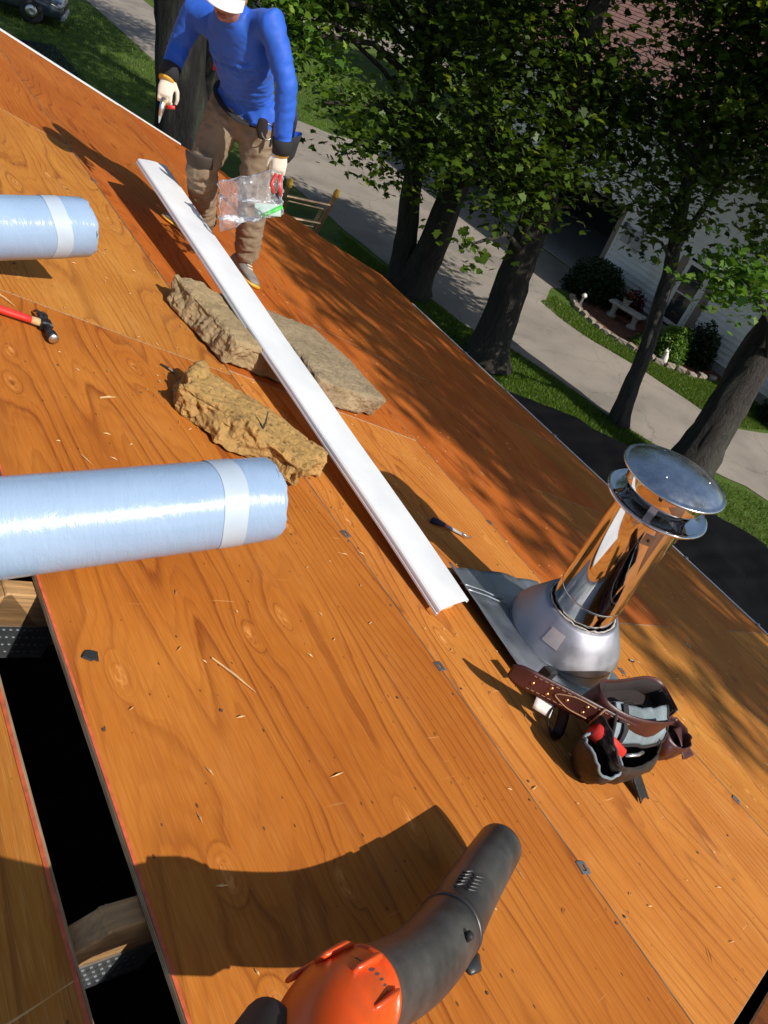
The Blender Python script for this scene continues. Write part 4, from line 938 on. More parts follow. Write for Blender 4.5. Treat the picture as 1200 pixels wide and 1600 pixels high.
A_s = RF(1.60, 1.80, .095); o = MB().tube([V((0, 0, 0)), RF(1.605, 1.815, .13) - A_s, RF(1.60, 1.83, .165) - A_s], [(.010, .004), (.008, .003), (.002, .001)], 6).build('roofing_shard', MAT['black_steel'], None, mw=T(*A_s)); tag(o, 'dark pointed shard standing up from the golden slab', 'shard')
bm_ = MB(); n = 13
ring = [(math.cos(2 * math.pi * k / n) * .02 * random.uniform(.6, 1.2), math.sin(2 * math.pi * k / n) * .017 * random.uniform(.6, 1.2)) for k in range(n)]
bm_.rings([[V((x, y, .0015)) for x, y in ring], [V((x * .9, y * .9, .005)) for x, y in ring]])
tag(bm_.build('tar_paper_scrap', MAT['rubber'], None, mw=on_roof(.722, .856, .0008)), 'ragged black tar paper scrap near the edge of the ridge slot', 'scrap')
splinter('small curled grey flake on the deck right of the vent pipe', (3.43, .80), (3.47, .785), .010, 'black_steel', 'roofing_shard', 'shard')
splinter('dark flake in the shade below the tool belt', (3.38, -.14), (3.44, -.155), .008, 'black_steel', 'roofing_shard', 'shard')

# ------------------------------------------------------------------ tool belt
tb = thing('tool_belt', 'worn maroon leather tool belt with dark pouches standing on the deck', 'tool belt', on_roof(2.45, .45, 0))
OFF = T(-2.45, -.45, 0)
def tbp(m, name, mat, parent=tb, smooth=True, **k): return m.build(name, MAT[mat], parent, smooth, None if parent is not tb else OFF, **k)
def strip(pts, w, nrm_up, lean=0.0):
    """leather strip of width w standing on edge along pts"""
    rs = []
    for i, p in enumerate(pts):
        p = V(p); d = (V(pts[min(i + 1, len(pts) - 1)]) - V(pts[max(i - 1, 0)])).normalized(); up = (V(nrm_up) - d * V(nrm_up).dot(d)).normalized(); sd = d.cross(up)
        rs.append([p + up * (w * (j / 6 - .5)) + sd * lean * (j / 6 - .5) ** 2 for j in range(7)])
    return MB().rings(rs, False, 0, False)
loop = [(2.495 + .295 * math.cos(a), .475 + .105 * math.sin(a) + .02 * math.cos(2 * a), .172 - .012 * math.sin(a) + .010 * math.sin(3 * a)) for a in [2 * math.pi * k / 64 for k in range(-9, 49)]]
lp = tbp(strip(loop, .105, (0, -.1, 1)), 'belt_loop', 'leather', thick=.005)
MB().rings([[V((2.495 + (q[0] - 2.495) * .972, .475 + (q[1] - .475) * .93, q[2] + dz)) for dz in (-.04, 0, .04)] for q in loop], False, 0, False).build('belt_lining', MAT['leather_in'], lp, True, thick=.003)
MB().grid(lambda s, t: (2.495 + (.288 * math.sqrt(t)) * math.cos(s * 6.2832), .475 + (.10 * math.sqrt(t)) * math.sin(s * 6.2832), .15 - .02 * (1 - t)), 40, 6).build('pouch_backing', MAT['leather_in'], lp, True)
tail = [(2.33, .385, .165), (2.24, .43, .165), (2.16, .50, .155), (2.09, .575, .14), (2.03, .64, .125), (2.0, .69, .115)]
def smooth_path(p, n=24):
    p = [V(q) for q in p]; out = []
    for i in range(n + 1):
        x = i / n * (len(p) - 1); k = min(int(x), len(p) - 2); f = x - k; a = p[max(k - 1, 0)]; b = p[k]; c = p[k + 1]; d = p[min(k + 2, len(p) - 1)]
        out.append(.5 * ((2 * b) + (c - a) * f + (2 * a - 5 * b + 4 * c - d) * f * f + (3 * b - a - 3 * c + d) * f ** 3))
    return out
tp = smooth_path(tail); st = strip(tp, .078, (.1, -.25, 1))
n7 = 7; nt = len(tp)      # taper the tongue end
for i in range(nt):
    f = max(0, (i - nt + 6) / 6); c = V(st.v[i * n7 + 3])
    for j in range(7): st.v[i * n7 + j] = tuple(c + (V(st.v[i * n7 + j]) - c) * (1 - .75 * f * f))
tl = tbp(st, 'belt_tongue', 'leather', thick=.006)
def on_tail(i, j): return V(st.v[i * n7 + j])
fo = V((-.75, -.65, .15)).normalized()
for w_ in (1, 5):
    m = MB()
    for i in range(2, nt - 6): m.tube([on_tail(i, w_) + fo * .0045, on_tail(i, w_).lerp(on_tail(i + 1, w_), .6) + fo * .0045], .0012, 4)
    o = m.build('stitch_line', MAT['stitch'], tl); o['kind'] = 'stuff'
arch = [on_tail(8, 1).lerp(on_tail(9, 1), 0) + fo * .006, on_tail(11, 1) + fo * .006, on_tail(13, 2) + fo * .006, on_tail(14, 3) + fo * .006, on_tail(13, 4) + fo * .006, on_tail(11, 5) + fo * .006, on_tail(8, 5) + fo * .006]
MB().tube(smooth_path(arch, 20), .0022, 6).build('stitched_arch', MAT['stitch'], tl, True)
MB().tube([on_tail(7, 0) + fo * .007, on_tail(7, 3) + fo * .008, on_tail(7, 6) + fo * .007], .004, 6).build('belt_keeper', MAT['stitch'], tl, True)
for i, j in ((9, 2), (9, 4), (12, 3), (15, 2), (15, 4), (18, 3)):
    MB().lathe([(.0065, 0), (.005, .003), (.0006, .004)], 10, (0, 0, 0), 0, False, T(*(on_tail(i, j) + fo * .004)) @ fo.to_track_quat('Z', 'Y').to_matrix().to_4x4()).build('rivet', MAT['brass'], tl, True)
# main pouch: a sagging open bag; front lip toward the camera
def bag(cx, cy, cz, rx, ry, hgt, sag, seed, lean=(0, 0)):
    rs = []; N = 40
    for j in range(12):
        f = j / 11; ring = []
        for k in range(N):
            th = 2 * math.pi * k / N; ex = math.copysign(abs(math.cos(th)) ** .7, math.cos(th)); ey = math.copysign(abs(math.sin(th)) ** .7, math.sin(th))
            g = (.62 + .42 * math.sin(min(1, f * 1.3) * math.pi / 2)) * (1 + .10 * fbm(V((ex * 2, ey * 2, f * 3 + seed)), 3))
            z = cz + hgt * f - sag * f * f * max(0, -ey) + .012 * fbm(V((ex * 3 + seed, ey * 3, f * 2)), 2)
            ring.append(V((cx + ex * rx * g + lean[0] * f, cy + ey * ry * g + lean[1] * f, max(.006, z))))
        rs.append(ring)
    m = MB().rings(rs, False); b = len(m.v) - 12 * N; m.add([], []); m.f.append(tuple(range(b, b + N))); m.m.append(0); return m, rs[-1]
m, rim = bag(2.40, .355, .008, .20, .095, .165, .075, 2, (-.01, .035)); mp = tbp(m, 'main_pouch', 'leather_dark', thick=.006)
MB().tube(rim + [rim[0]], .0045, 6, False).build('rim_binding', MAT['leather_in'], mp, True)
m, rim = bag(2.20, .365, .008, .085, .065, .115, .035, 7, (-.03, -.005)); fpk = tbp(m, 'side_pouch', 'leather_dark', thick=.006)
MB().tube(rim + [rim[0]], .005, 6, False).build('rim_binding', MAT['denim'], fpk, True)
# grey cloth pocket with a zip and dark webbing
def pocket(s, t):
    u = 2.235 + s * .405; v = .465 - s * .045 - .075 * t - .02 * math.sin(math.pi * s); h = .222 - .095 * t + .010 * fbm(V((s * 4, t * 3, 3)), 3) + .014 * math.sin(math.pi * t) * math.sin(math.pi * s)
    return (u, v - .012 * math.sin(math.pi * t), h)
pk = tbp(MB().grid(pocket, 30, 14), 'cloth_pocket', 'denim', thick=.006)
MB().tube([V(pocket(.03 + .94 * k / 12, .40)) + V((-.004, -.007, .003)) for k in range(13)], (.0065), 6).build('zip', MAT['leather_in'], pk, True)
MB().tube([V(pocket(0, k / 8)) + V((-.003, -.004, .002)) for k in range(9)] + [V(pocket(k / 10, 1)) + V((0, -.004, -.004)) for k in range(11)] + [V(pocket(1, 1 - k / 8)) + V((.003, -.003, .002)) for k in range(9)], .0065, 6).build('pocket_binding', MAT['leather_in'], pk, True)
m = strip([V(pocket(.13, t_ / 6)) + V((-.002, -.006, .005)) for t_ in range(7)], .04, (1, 0, 0)); m.build('webbing', MAT['black_cloth'], pk, True, thick=.003)
MB().tube([(2.17, .43, .135), (2.225, .385, .122), (2.272, .345, .108)], [(.030, .019), (.031, .020), (.029, .018)], 14, True, 0, (0, 0, 1)).build('red_grip', MAT['red_plastic'], tb, True, OFF)
m = MB().grid(lambda s, t: (2.42 + s * .075 - t * .01, .30 - t * .085 + .01 * math.sin(s * 3), .035 * (1 - t) + .006 + .008 * math.sin(s * math.pi)), 8, 10); tbp(m, 'hanging_flap', 'leather_dark', thick=.005)
m, rim = bag(2.83, .36, .006, .105, .06, .12, .02, 12, (.03, .0)); hs = tbp(m, 'tool_holder', 'leather', thick=.006)
MB().grid(lambda s, t: (2.86 + s * .17, .375 - t * .095, .115 - t * .05 - s * .02 + .012 * math.sin(s * 4 + t * 3)), 12, 10).build('holder_flap', MAT['leather'], tb, True, OFF, thick=.005)
lpn = MB().tube(smooth_path([(2.15, .56, .11), (2.13, .545, .06), (2.17, .51, .015), (2.215, .505, .012), (2.22, .53, .06), (2.2, .55, .10)], 16), [(.018, .004)] * 17, 8); tbp(lpn, 'hammer_loop', 'leather_dark')
MB().grid(lambda s, t: (2.075 + s * .055, .60 - s * .045 - t * .02, .105 - t * .045), 4, 4).build('paper_tag', MAT['statue'], tb, True, OFF, thick=.0008)
MB().tube([(2.30, .335, .11), (2.36, .32, .125), (2.42, .325, .12)], .006, 8).build('nail_set', MAT['alu'], tb, True, OFF)

# ------------------------------------------------------------------ leaf blower held out from the bottom edge
lb = thing('leaf_blower', 'orange leaf blower with a long black nozzle pointing at the deck', 'leaf blower', on_roof(.6, .1, 0))
BO = T(-.6, -.1, 0)
ax = smooth_path([(1.435, .240, .085), (1.25, .187, .105), (1.088, .139, .13), (.941, .111, .16), (.804, .106, .20), (.70, .105, .243)], 60)
rad = [.0475 + .005 * min(1, i / 24) - .005 * max(0, (i - 30) / 30) for i in range(61)]
k1 = 27
tubeA = MB().tube(ax[:k1 + 1], rad[:k1 + 1], 48, False); na = tubeA.build('nozzle_tip', MAT['black_plastic'], lb, True, BO, thick=.0035)
MB().tube(ax[k1 - 3:], [r + .0028 for r in rad[k1 - 3:]], 48, False).build('nozzle_elbow', MAT['black_plastic'], lb, True, BO, thick=.003)
MB().tube(ax[k1 - 4:k1 - 2], [rad[k1 - 4] + .0055] * 2, 48).build('joint_ring', MAT['black_plastic'], na, True)
d0 = (ax[3] - ax[0]).normalized(); tip_r = [ax[0] + (V((0, 0, 1)).cross(d0).normalized() * math.cos(a) + d0.cross(V((0, 0, 1)).cross(d0).normalized()) * math.sin(a)) * .0455 for a in [2 * math.pi * k / 40 for k in range(41)]]
MB().tube(tip_r, .0028, 8, False).build('tip_rim', MAT['black_plastic'], na, True)
def frame_at(i):
    d = (ax[min(i + 1, 60)] - ax[max(i - 1, 0)]).normalized(); s_ = d.cross(V((0, 0, 1))).normalized(); u_ = s_.cross(d); return ax[i], d, s_, u_
for bank, dang in ((0, 0), (1, .42)):
    for j in range(5):           # grip ribs moulded on the upper side
        c, d, s_, u_ = frame_at(16 + j); a = .25 + dang
        m = MB()
        pts = [c + (u_ * math.cos(a + q) + s_ * math.sin(a + q)) * (rad[16 + j] + .003) + d * (q * .05) for q in (-.15, -.05, .05, .15)]
        m.tube(pts, .0024, 6); m.build('grip_rib', MAT['black_plastic'], na, True)
c, d, s_, u_ = frame_at(24); MB().tube([c - s_ * .056 + d * -.02, c - s_ * .066, c - s_ * .058 + d * .03], [(.006, .012), (.008, .014), (.005, .012)], 8).build('latch_tab', MAT['black_plastic'], na, True)
c, d, s_, u_ = frame_at(29); MB().tube([c + u_ * .052 - s_ * .02, c + u_ * .062 - s_ * .022, c + u_ * .064 - s_ * .022], [.008, .007, .004], 10).build('lock_button', MAT['rubber'], na, True)
co = smooth_path([(.76, .106, .217), (.715, .105, .232), (.66, .092, .255), (.61, .070, .275), (.55, .03, .305)], 20)
col_ = MB().tube(co, [(.0545 + .003 * min(1, k / 8)) for k in range(21)], 48).build('blower_collar', MAT['orange_plastic'], lb, True, BO)
for k in range(8):
    a = k * .785 + .3; p = co[4]; d = (co[6] - co[2]).normalized(); s_ = d.cross(V((0, 0, 1))).normalized(); u_ = s_.cross(d); rr = u_ * math.cos(a) + s_ * math.sin(a)
    MB().tube([p + rr * .0545 - d * .022, p + rr * .0585, p + rr * .0575 + d * .06], [(.010, .004), (.013, .006), (.011, .004)], 8).build('collar_rib', MAT['orange_plastic'], col_, True)
MB().tube([co[0] - (co[1] - co[0]) * .3, co[1]], [.0575, .0575], 48).build('collar_lip', MAT['orange_plastic'], col_, True)
MB().capsule([(.54, .02, .305), (.47, -.06, .35), (.40, -.15, .40), (.32, -.22, .43)], [(.07, .07), (.10, .105), (.125, .13), (.10, .105)], 40).build('motor_housing', MAT['orange_plastic'], lb, True, BO)
MB().tube(smooth_path([(.46, -.06, .48), (.42, -.12, .57), (.36, -.18, .60), (.28, -.22, .59), (.26, -.24, .5)], 20), .022, 14).build('handle', MAT['black_plastic'], lb, True, BO)
MB().capsule([(.57, .115, .275), (.50, .08, .31), (.42, .04, .35)], [(.024, .03), (.034, .04), (.036, .042)], 24).build('lower_guard', MAT['rubber'], lb, True, BO)
MB().lathe([(.10, 0), (.10, .04), (.08, .055), (.001, .058)], 36, (0, 0, 0), 0, False, T(.36, -.15, .42) @ RX(math.pi / 2) @ T(0, 0, .10)).build('intake_cover', MAT['black_plastic'], lb, True, BO)

# ------------------------------------------------------------------ extension ladder standing against the gable edge
MAT['ladder'] = metal('deck_tinted_aluminium', (.62, .44, .28), .5, .03, 14, (.40, .27, .16))  # tan stands for the deck's reflection, put into the metal colour
ld = thing('extension_ladder', 'aluminium extension ladder with yellow end caps leaning on the gable edge', 'ladder', T(5.1, 9.3, 0))
LO = T(-5.1, -9.3, 0)
RT = (V((4.83, 8.36, 3.47)), V((5.55, 8.36, 3.42))); RB = (V((4.85, 9.35, .02)), V((5.30, 9.35, .02)))
for a, b in zip(RT, RB):
    d = (a - b).normalized(); sgn = 1 if a.x < 5.1 else -1
    m = MB()
    m.tube([b, a], [(.052, .028)] * 2, 4, True, 0, (0, 1, 0)); r_ = m.build('rail', MAT['ladder'], ld, False, LO)
    MB().tube([a - d * .005, a + d * .035, a + d * .085], [(.055, .032), (.055, .034), (.03, .022)], 8, True, 0, (0, 1, 0)).build('end_cap', MAT['yellow'], r_, False)
    q = V((sgn * .075, .03, 0)); MB().tube([b + q, b.lerp(a, .93) + q], [(.044, .024)] * 2, 4, True, 0, (0, 1, 0)).build('inner_rail', MAT['ladder'], ld, False, LO)
for k in range(12):
    f = .955 - k * .085; a = RB[0].lerp(RT[0], f); b = RB[1].lerp(RT[1], f)
    MB().tube([a, b], [(.028, .026)] * 2, 8, True, 0, (0, 1, 0)).build('rung', MAT['ladder'], ld, False, LO)
    if k < 10:
        a = a + V((.08, .03, -.07)); b = b + V((-.08, .03, -.07)); MB().tube([a, b], .014, 8).build('rung', MAT['ladder'], ld, False, LO)
# ------------------------------------------------------------------ people
def remesh(mb, voxel, smooth_it=6, fac=.5):
    me = mb.mesh('tmp', []); o = bpy.data.objects.new('tmp', me); COL.objects.link(o)
    md = o.modifiers.new('r', 'REMESH'); md.mode = 'VOXEL'; md.voxel_size = voxel
    ms = o.modifiers.new('s', 'SMOOTH'); ms.factor = fac; ms.iterations = smooth_it
    dg = bpy.context.evaluated_depsgraph_get(); ev = o.evaluated_get(dg); out = bpy.data.meshes.new_from_object(ev)
    bpy.data.objects.remove(o); bpy.data.meshes.remove(me); return out
def mesh_obj(name, me, mats, parent, mw=None):
    me.name = name; me.materials.clear()
    for m in (mats if isinstance(mats, list) else [mats]): me.materials.append(m)
    me.polygons.foreach_set('use_smooth', [True] * len(me.polygons))
    o = bpy.data.objects.new(name, me); COL.objects.link(o); o.parent = parent
    if mw is not None: o.matrix_local = mw
    return o
def seg_dist(p, a, b):
    ab = b - a; t = np.clip(((p - a) @ ab) / (ab @ ab), 0, 1); return np.linalg.norm(p - (a + t[:, None] * ab), axis=1), t
def wrinkle(me, bones, amp, freq):
    """folds running round each limb, strongest near its bend"""
    n = len(me.vertices); co = np.empty(n * 3); me.vertices.foreach_get('co', co); co = co.reshape(-1, 3); no = np.empty(n * 3); me.vertices.foreach_get('normal', no); no = no.reshape(-1, 3)
    D = []; TT = []
    for a, b, s in bones: d, t = seg_dist(co, np.array(a), np.array(b)); D.append(d); TT.append(t)
    D = np.array(D); TT = np.array(TT); k = D.argmin(0); disp = np.zeros(n)
    for i in range(n):
        a, b, s = bones[k[i]]; L = (V(b) - V(a)).length; t = TT[k[i], i]; p = V(co[i])
        ax = (V(b) - V(a)).normalized(); q = p - ax * p.dot(ax) * .55
        f = fbm(V((q.x * freq * .6, q.y * freq * .6, t * L * freq * 1.5 + q.z * freq * .5)), 3)
        disp[i] = s * amp * (1 - abs(f) * 2.4) * (.55 + .45 * abs(2 * t - 1))
    co += no * disp[:, None]; me.vertices.foreach_set('co', co.reshape(-1)); me.update()
def hand(name, wrist, knuck, side, curl, parent, o, mat, flip=1, spread=1.0):
    """palm, four bent fingers of different lengths and a thumb from the palm's side"""
    w = V(wrist) - o; kn = V(knuck) - o; d = (kn - w).normalized(); s = V(side); s = (s - d * s.dot(d)).normalized(); pn = d.cross(s) * flip
    mb = MB(); L = (kn - w).length
    mb.capsule([w - d * .03, w + d * L * .25, w + d * L * .65, w + d * L], [(.030, .024), (.036, .023), (.044, .022), (.041, .017)], 14, s)
    for i, (ln, sp) in enumerate(((.078, .030), (.088, .010), (.082, -.011), (.064, -.030))):
        b = w + d * L * .95 + s * sp; c0 = curl[i] if hasattr(curl, '__len__') else curl; pts = [b]; dd = d + s * sp * 1.2 * spread
        for q, fr in enumerate((.45, .32, .23)):
            c = c0 * (.6 + .5 * q); dd2 = (d * math.cos(c * (q + 1)) + pn * math.sin(c * (q + 1)) + s * sp * 1.5 * spread).normalized(); pts.append(pts[-1] + dd2 * ln * fr)
        mb.capsule(pts, [(.0105, .0105), (.0098, .0098), (.009, .009), (.0078, .0078)], 8)
    tb_ = w + d * L * .30 + s * .036; t1 = tb_ + d * .03 + s * .022 + pn * .016; t2 = t1 + d * .030 + pn * .020 + s * .004; t3 = t2 + d * .018 + pn * .016 - s * .006
    mb.capsule([w + d * L * .2 + s * .018, tb_, t1, t2, t3], [(.016, .016), (.0165, .0165), (.0125, .0125), (.0115, .0115), (.009, .009)], 10)
    return mesh_obj(name, remesh(mb, .0052, 3), mat, parent)

# ---- roofer standing by the gable edge
FO = V((2.08, 4.29, 4.27))
man = thing('person', 'person in blue long-sleeved shirt, khaki trousers and white cap bending over', 'person', T(*FO))
def W(x, y, z): return V((x, y, z)) - FO
pel = W(2.071, 4.266, 5.20); hL = W(2.13, 4.17, 5.17); hR = W(2.005, 4.33, 5.15); kL = W(2.173, 4.149, 4.774); aL = W(2.222, 4.19, 4.345); kR = W(1.87, 4.275, 4.833); aR = W(1.985, 4.40, 4.462)
wai = W(2.045, 4.215, 5.312); che = W(1.88, 4.045, 5.545); nec = W(1.77, 3.97, 5.70); sR = W(1.73, 4.326, 5.59); eR = W(1.684, 4.363, 5.414); wR = W(1.61, 4.286, 5.272); sL = W(1.925, 3.83, 5.705); eL = W(2.03, 3.748, 5.463); wL = W(2.077, 3.751, 5.148)
side = (sL - sR).normalized(); hs_ = (hL - hR).normalized()
mb = MB()
mb.capsule([pel + V((0, 0, -.06)), pel + V((0, 0, .02)), wai, wai.lerp(che, .45), che, che.lerp(nec, .55), nec], [(.165, .115), (.170, .118), (.155, .112), (.168, .120), (.185, .125), (.155, .095), (.07, .07)], 24, side)
for h, k, a, out in ((hL, kL, aL, 1), (hR, kR, aR, -1)):
    kk = k - h; mb.capsule([h + V((0, 0, .03)), h.lerp(k, .3), h.lerp(k, .7), k, k.lerp(a, .3), k.lerp(a, .7), a + V((0, 0, .02))], [(.106, .106), (.106, .108), (.094, .098), (.087, .090), (.086, .090), (.078, .082), (.072, .076)], 18)
for s, e, w in ((sL, eL, wL), (sR, eR, wR)):
    mb.capsule([che.lerp(s, .55) + V((0, 0, .02)), s, s.lerp(e, .45), e, e.lerp(w, .35), e.lerp(w, .75), w], [(.085, .085), (.078, .075), (.066, .063), (.056, .054), (.056, .053), (.047, .045), (.040, .038)], 16)
me = remesh(mb, .0115, 5)
BON = [(pel, wai, .6), (wai, che, .9), (che, nec, .4), (hL, kL, 1), (kL, aL, 1.3), (hR, kR, 1), (kR, aR, 1.3), (sL, eL, .35), (eL, wL, .5), (sR, eR, .35), (eR, wR, .5)]
wrinkle(me, BON, .0125, 15)
n = len(me.polygons); cc = np.empty(n * 3); me.polygons.foreach_get('center', cc); cc = cc.reshape(-1, 3)
up = np.array((wai - pel).normalized()); bel = np.array(pel.lerp(wai, .30))
legd = np.min([seg_dist(cc, np.array(a), np.array(b))[0] for a, b, _ in BON[3:7]], 0); armd = np.min([seg_dist(cc, np.array(a), np.array(b))[0] for a, b, _ in BON[7:]], 0)
isleg = ((cc - bel) @ up < 0) & (legd < armd + .03)
body = mesh_obj('body', me, [MAT['shirt'], MAT['khaki']], man); me.polygons.foreach_set('material_index', isleg.astype(np.int32))
# belt round the waist, with gear
c = pel.lerp(wai, .30); a_ = side - V(up) * side.dot(V(up)); a_.normalize(); b_ = V(up).cross(a_)
ringp = [c + a_ * math.cos(t) * .180 + b_ * math.sin(t) * .142 + V(up) * .006 * math.sin(2 * t) for t in [2 * math.pi * k / 48 for k in range(49)]]
MB().tube(ringp, [(.006, .024)] * 49, 8, False, 0, None).build('belt', MAT['black_cloth'], man, True)
front = W(2.075, 4.02, 5.215); dn = V((.02, -.08, -1)).normalized()
m = MB().capsule([front, front + dn * .05, front + dn * .085], [(.030, .014), (.036, .018), (.022, .014)], 12, V((.7, -.5, 0)))
m.capsule([front + V((.06, -.02, .0)), front + V((.065, -.025, -.06)), front + V((.055, -.03, -.12))], [(.013, .01), (.014, .01), (.008, .007)], 10)
mesh_obj('belt_gear', remesh(m, .006, 2), MAT['leather_in'], man)
MB().tube([front + V((.03, -.015, -.05)) + V((.035 * math.cos(t), .012 * math.sin(t), .04 * math.sin(t))) for t in [2 * math.pi * k / 20 for k in range(21)]], .004, 6, False).build('key_ring', MAT['steel'], man, True)
hb = W(2.27, 4.03, 5.17)
def pouch(k): return [[hb + V((math.cos(t) * r * k, math.sin(t) * r * .7 * k, z + (.018 * math.cos(t)))) + V((.03 * (z + .15), -.02 * (z + .15), 0)) for t in [2 * math.pi * j / 24 for j in range(24)]] for r, z in ((.030, -.16), (.048, -.13), (.055, -.05), (.062, .0))]
pch = MB().rings(pouch(1.0), False).build('hip_pouch', MAT['black_cloth'], man, True, thick=.003)
MB().rings(pouch(.93), False).build('pouch_lining', MAT['shirt'], pch, True)
MB().tube([hb + V((-.03, .03, .16)), hb + V((-.01, .02, .08)), hb + V((.0, .035, -.03))], [(.012, .035), (.012, .042), (.008, .04)], 10, True, 0, (.6, .8, 0)).build('pouch_back', MAT['navy'], pch, True)
hh = W(1.93, 4.42, 5.33); MB().tube([hh, hh + V((-.01, -.01, .08)), hh + V((-.005, -.01, .13))], [(.016, .013), (.014, .012), (.016, .013)], 10).build('tool_grip', MAT['red_plastic'], man, True)
MB().tube([hh + V((-.005, -.01, .12)), hh + V((-.004, -.01, .165))], [.017, .014], 10).build('grip_end', MAT['yellow'], man, True)
for k, a in ((kR, aR), (kL, aL)):      # dark knee patches
    f = V((-.62, -.72, .1)).normalized()
    def kp(s, t, k=k, a=a, f=f):
        ax_ = (a - k).normalized(); sd = ax_.cross(f).normalized(); th = (s - .5) * 2.1
        return k + ax_ * ((t - .45) * .22) + (f * math.cos(th) + sd * math.sin(th)) * (.091 + .004 * math.sin(t * 9) - .010 * t)
    if k is kR: MB().grid(kp, 14, 14).build('knee_pad', simple('dark_patch', (.055, .045, .035), .85, var=.3, bump=.4), man, True, thick=.008)
for w, e in ((wL, eL), (wR, eR)):
    d = (w - e).normalized(); MB().tube([w - d * .062, w - d * .03, w + d * .012], [.0555, .054, .0505], 20).build('cuff', MAT['black_cloth'], man, True)
    MB().tube([w + d * .008, w + d * .024], [.046, .043], 18).build('glove_band', MAT['yellow'], man, True)
fw = V((-.6, -.75, 0)).normalized()
kn = wR + V((-.022, -.045, -.075)); hand('glove', wR + FO, kn + FO, V((.65, -.45, -.1)), (.55, .6, .6, .6), man, FO, MAT['glove'], -1)
kn2 = wL + V((-.012, -.03, -.088)); hand('glove', wL + FO, kn2 + FO, V((-.8, .35, -.1)), (.5, .6, .7, .75), man, FO, MAT['glove'], 1)
def shoe(ank, toe, label):
    d = toe - ank; d = (d - EN * d.dot(EN)).normalized(); sd = EN.cross(d); g0 = ank - EN * (EN.dot(ank - (RF(0, 0) - FO)) - .002) - d * .0
    mb = MB(); SC_ = 1.15; prof_ = [(-.085, .036, .085), (-.06, .042, .095), (0, .042, .10), (.06, .043, .075), (.12, .047, .058), (.165, .043, .048), (.195, .028, .036)]
    rs = []; so = []
    for x, w, hgt in prof_:
        x *= SC_; w *= SC_
        ring = []; r2 = []
        for k in range(18):
            th = 2 * math.pi * k / 18; cx = math.cos(th); cz = math.sin(th); ring.append(g0 + d * x + sd * cx * w * (1 if cz > 0 else 1.0) + EN * (.022 + (max(cz, 0) ** .7) * (hgt - .02)))
            r2.append(g0 + d * (x * 1.03 + .003) + sd * cx * (w + .006) + EN * (.013 + cz * .012 if cz < 0 else .013 + min(cz, .75) * .016))
        rs.append(ring); so.append(r2)
    s_ = MB().rings(rs).build('shoe', MAT['shoe'], man, True); MB().rings(so).build('sole', MAT['yellow'], s_, True)
    MB().capsule([g0 + EN * .07, g0.lerp(ank, .8) + EN * .02], [(.042, .05), (.05, .052)], 14, sd).build('shoe_collar', MAT['black_cloth'], s_, True)
    for k in range(4): MB().tube([g0 + d * (.045 + .022 * k) - sd * .02 + EN * (.094 - .012 * k), g0 + d * (.05 + .022 * k) + sd * .02 + EN * (.094 - .012 * k)], .004, 6).build('lace', MAT['glove'], s_, True)
shoe(aL + V((.01, .0, 0)), aL + V((-.02, -.16, -.1)), 'left'); shoe(aR, aR + V((-.19, .12, -.1)), 'right')
# head, bowed toward the deck
HD = W(1.695, 3.865, 5.765); fdir = V((-.52, -.78, -.34)).normalized(); hup = V((-.15, -.40, .9)); hup = (hup - fdir * hup.dot(fdir)).normalized(); hsd = hup.cross(fdir).normalized()
HM = Matrix(((hsd.x, fdir.x, hup.x, HD.x), (hsd.y, fdir.y, hup.y, HD.y), (hsd.z, fdir.z, hup.z, HD.z), (0, 0, 0, 1)))
bm = bmesh.new(); bmesh.ops.create_uvsphere(bm, u_segments=40, v_segments=32, radius=1.0)
for v in bm.verts:
    x, y, z = v.co; q = V((x * .076, y * .094, z * .115))
    if z < 0: q.x *= 1 - .22 * min(1, -z * 1.2); q.y *= 1 - .10 * -z; q.y += .012 * -z * max(0, y)
    if y > 0:
        q.y += .022 * math.exp(-((x / .16) ** 2) - ((z + .12) / .20) ** 2) * y + .012 * math.exp(-((x / .12) ** 2) - ((z + .26) / .08) ** 2)
        for sx in (-.40, .40): q.y -= .012 * math.exp(-(((x - sx) / .2) ** 2) - ((z - .05) / .13) ** 2)
        q.y += .007 * math.exp(-((x / .32) ** 2) - ((z - .22) / .10) ** 2) + .008 * math.exp(-((x / .3) ** 2) - ((z + .50) / .07) ** 2) - .005 * math.exp(-((x / .3) ** 2) - ((z + .60) / .05) ** 2) + .010 * math.exp(-((x / .3) ** 2) - ((z + .80) / .14) ** 2)
    v.co = q
me = bpy.data.meshes.new('head'); bm.to_mesh(me); bm.free(); hd = mesh_obj('head', me, MAT['skin'], man, HM)
for sx in (-1, 1):
    MB().capsule([(sx * .074, -.008, -.025), (sx * .083, -.015, .0), (sx * .080, -.016, .025)], [(.012, .018), (.010, .02), (.008, .016)], 10).build('ear', MAT['skin'], hd, True)
    MB().lathe([(.011, 0), (.009, .004), (.0008, .006)], 14, (0, 0, 0), 0, False, T(sx * .031, .082, .006) @ RX(-math.pi / 2)).build('eye', MAT['hair'], hd, True)
    MB().tube([(sx * .016, .094, .024), (sx * .033, .092, .030), (sx * .050, .082, .025)], .0035, 6).build('eyebrow', MAT['hair'], hd, True)
for z, w in ((-.0545, .0045), (-.0625, .0055)): MB().tube([(-.022, .083, z - .001), (-.010, .0935, z), (.010, .0935, z), (.022, .083, z - .001)], [w * .5, w, w, w * .5], 8).build('lip', MAT['lips'], hd, True)
hr = MB().lathe([(.083, -.03), (.086, .01), (.085, .03)], 32); hr.v = [(x * .95, y * 1.12 - .012, z) for x, y, z in hr.v if True]; hr.f = [f for f in hr.f if all(hr.v[i][1] < .02 for i in f)]; hr.m = [0] * len(hr.f); hr.build('hair', MAT['hair'], hd, True, thick=.006)
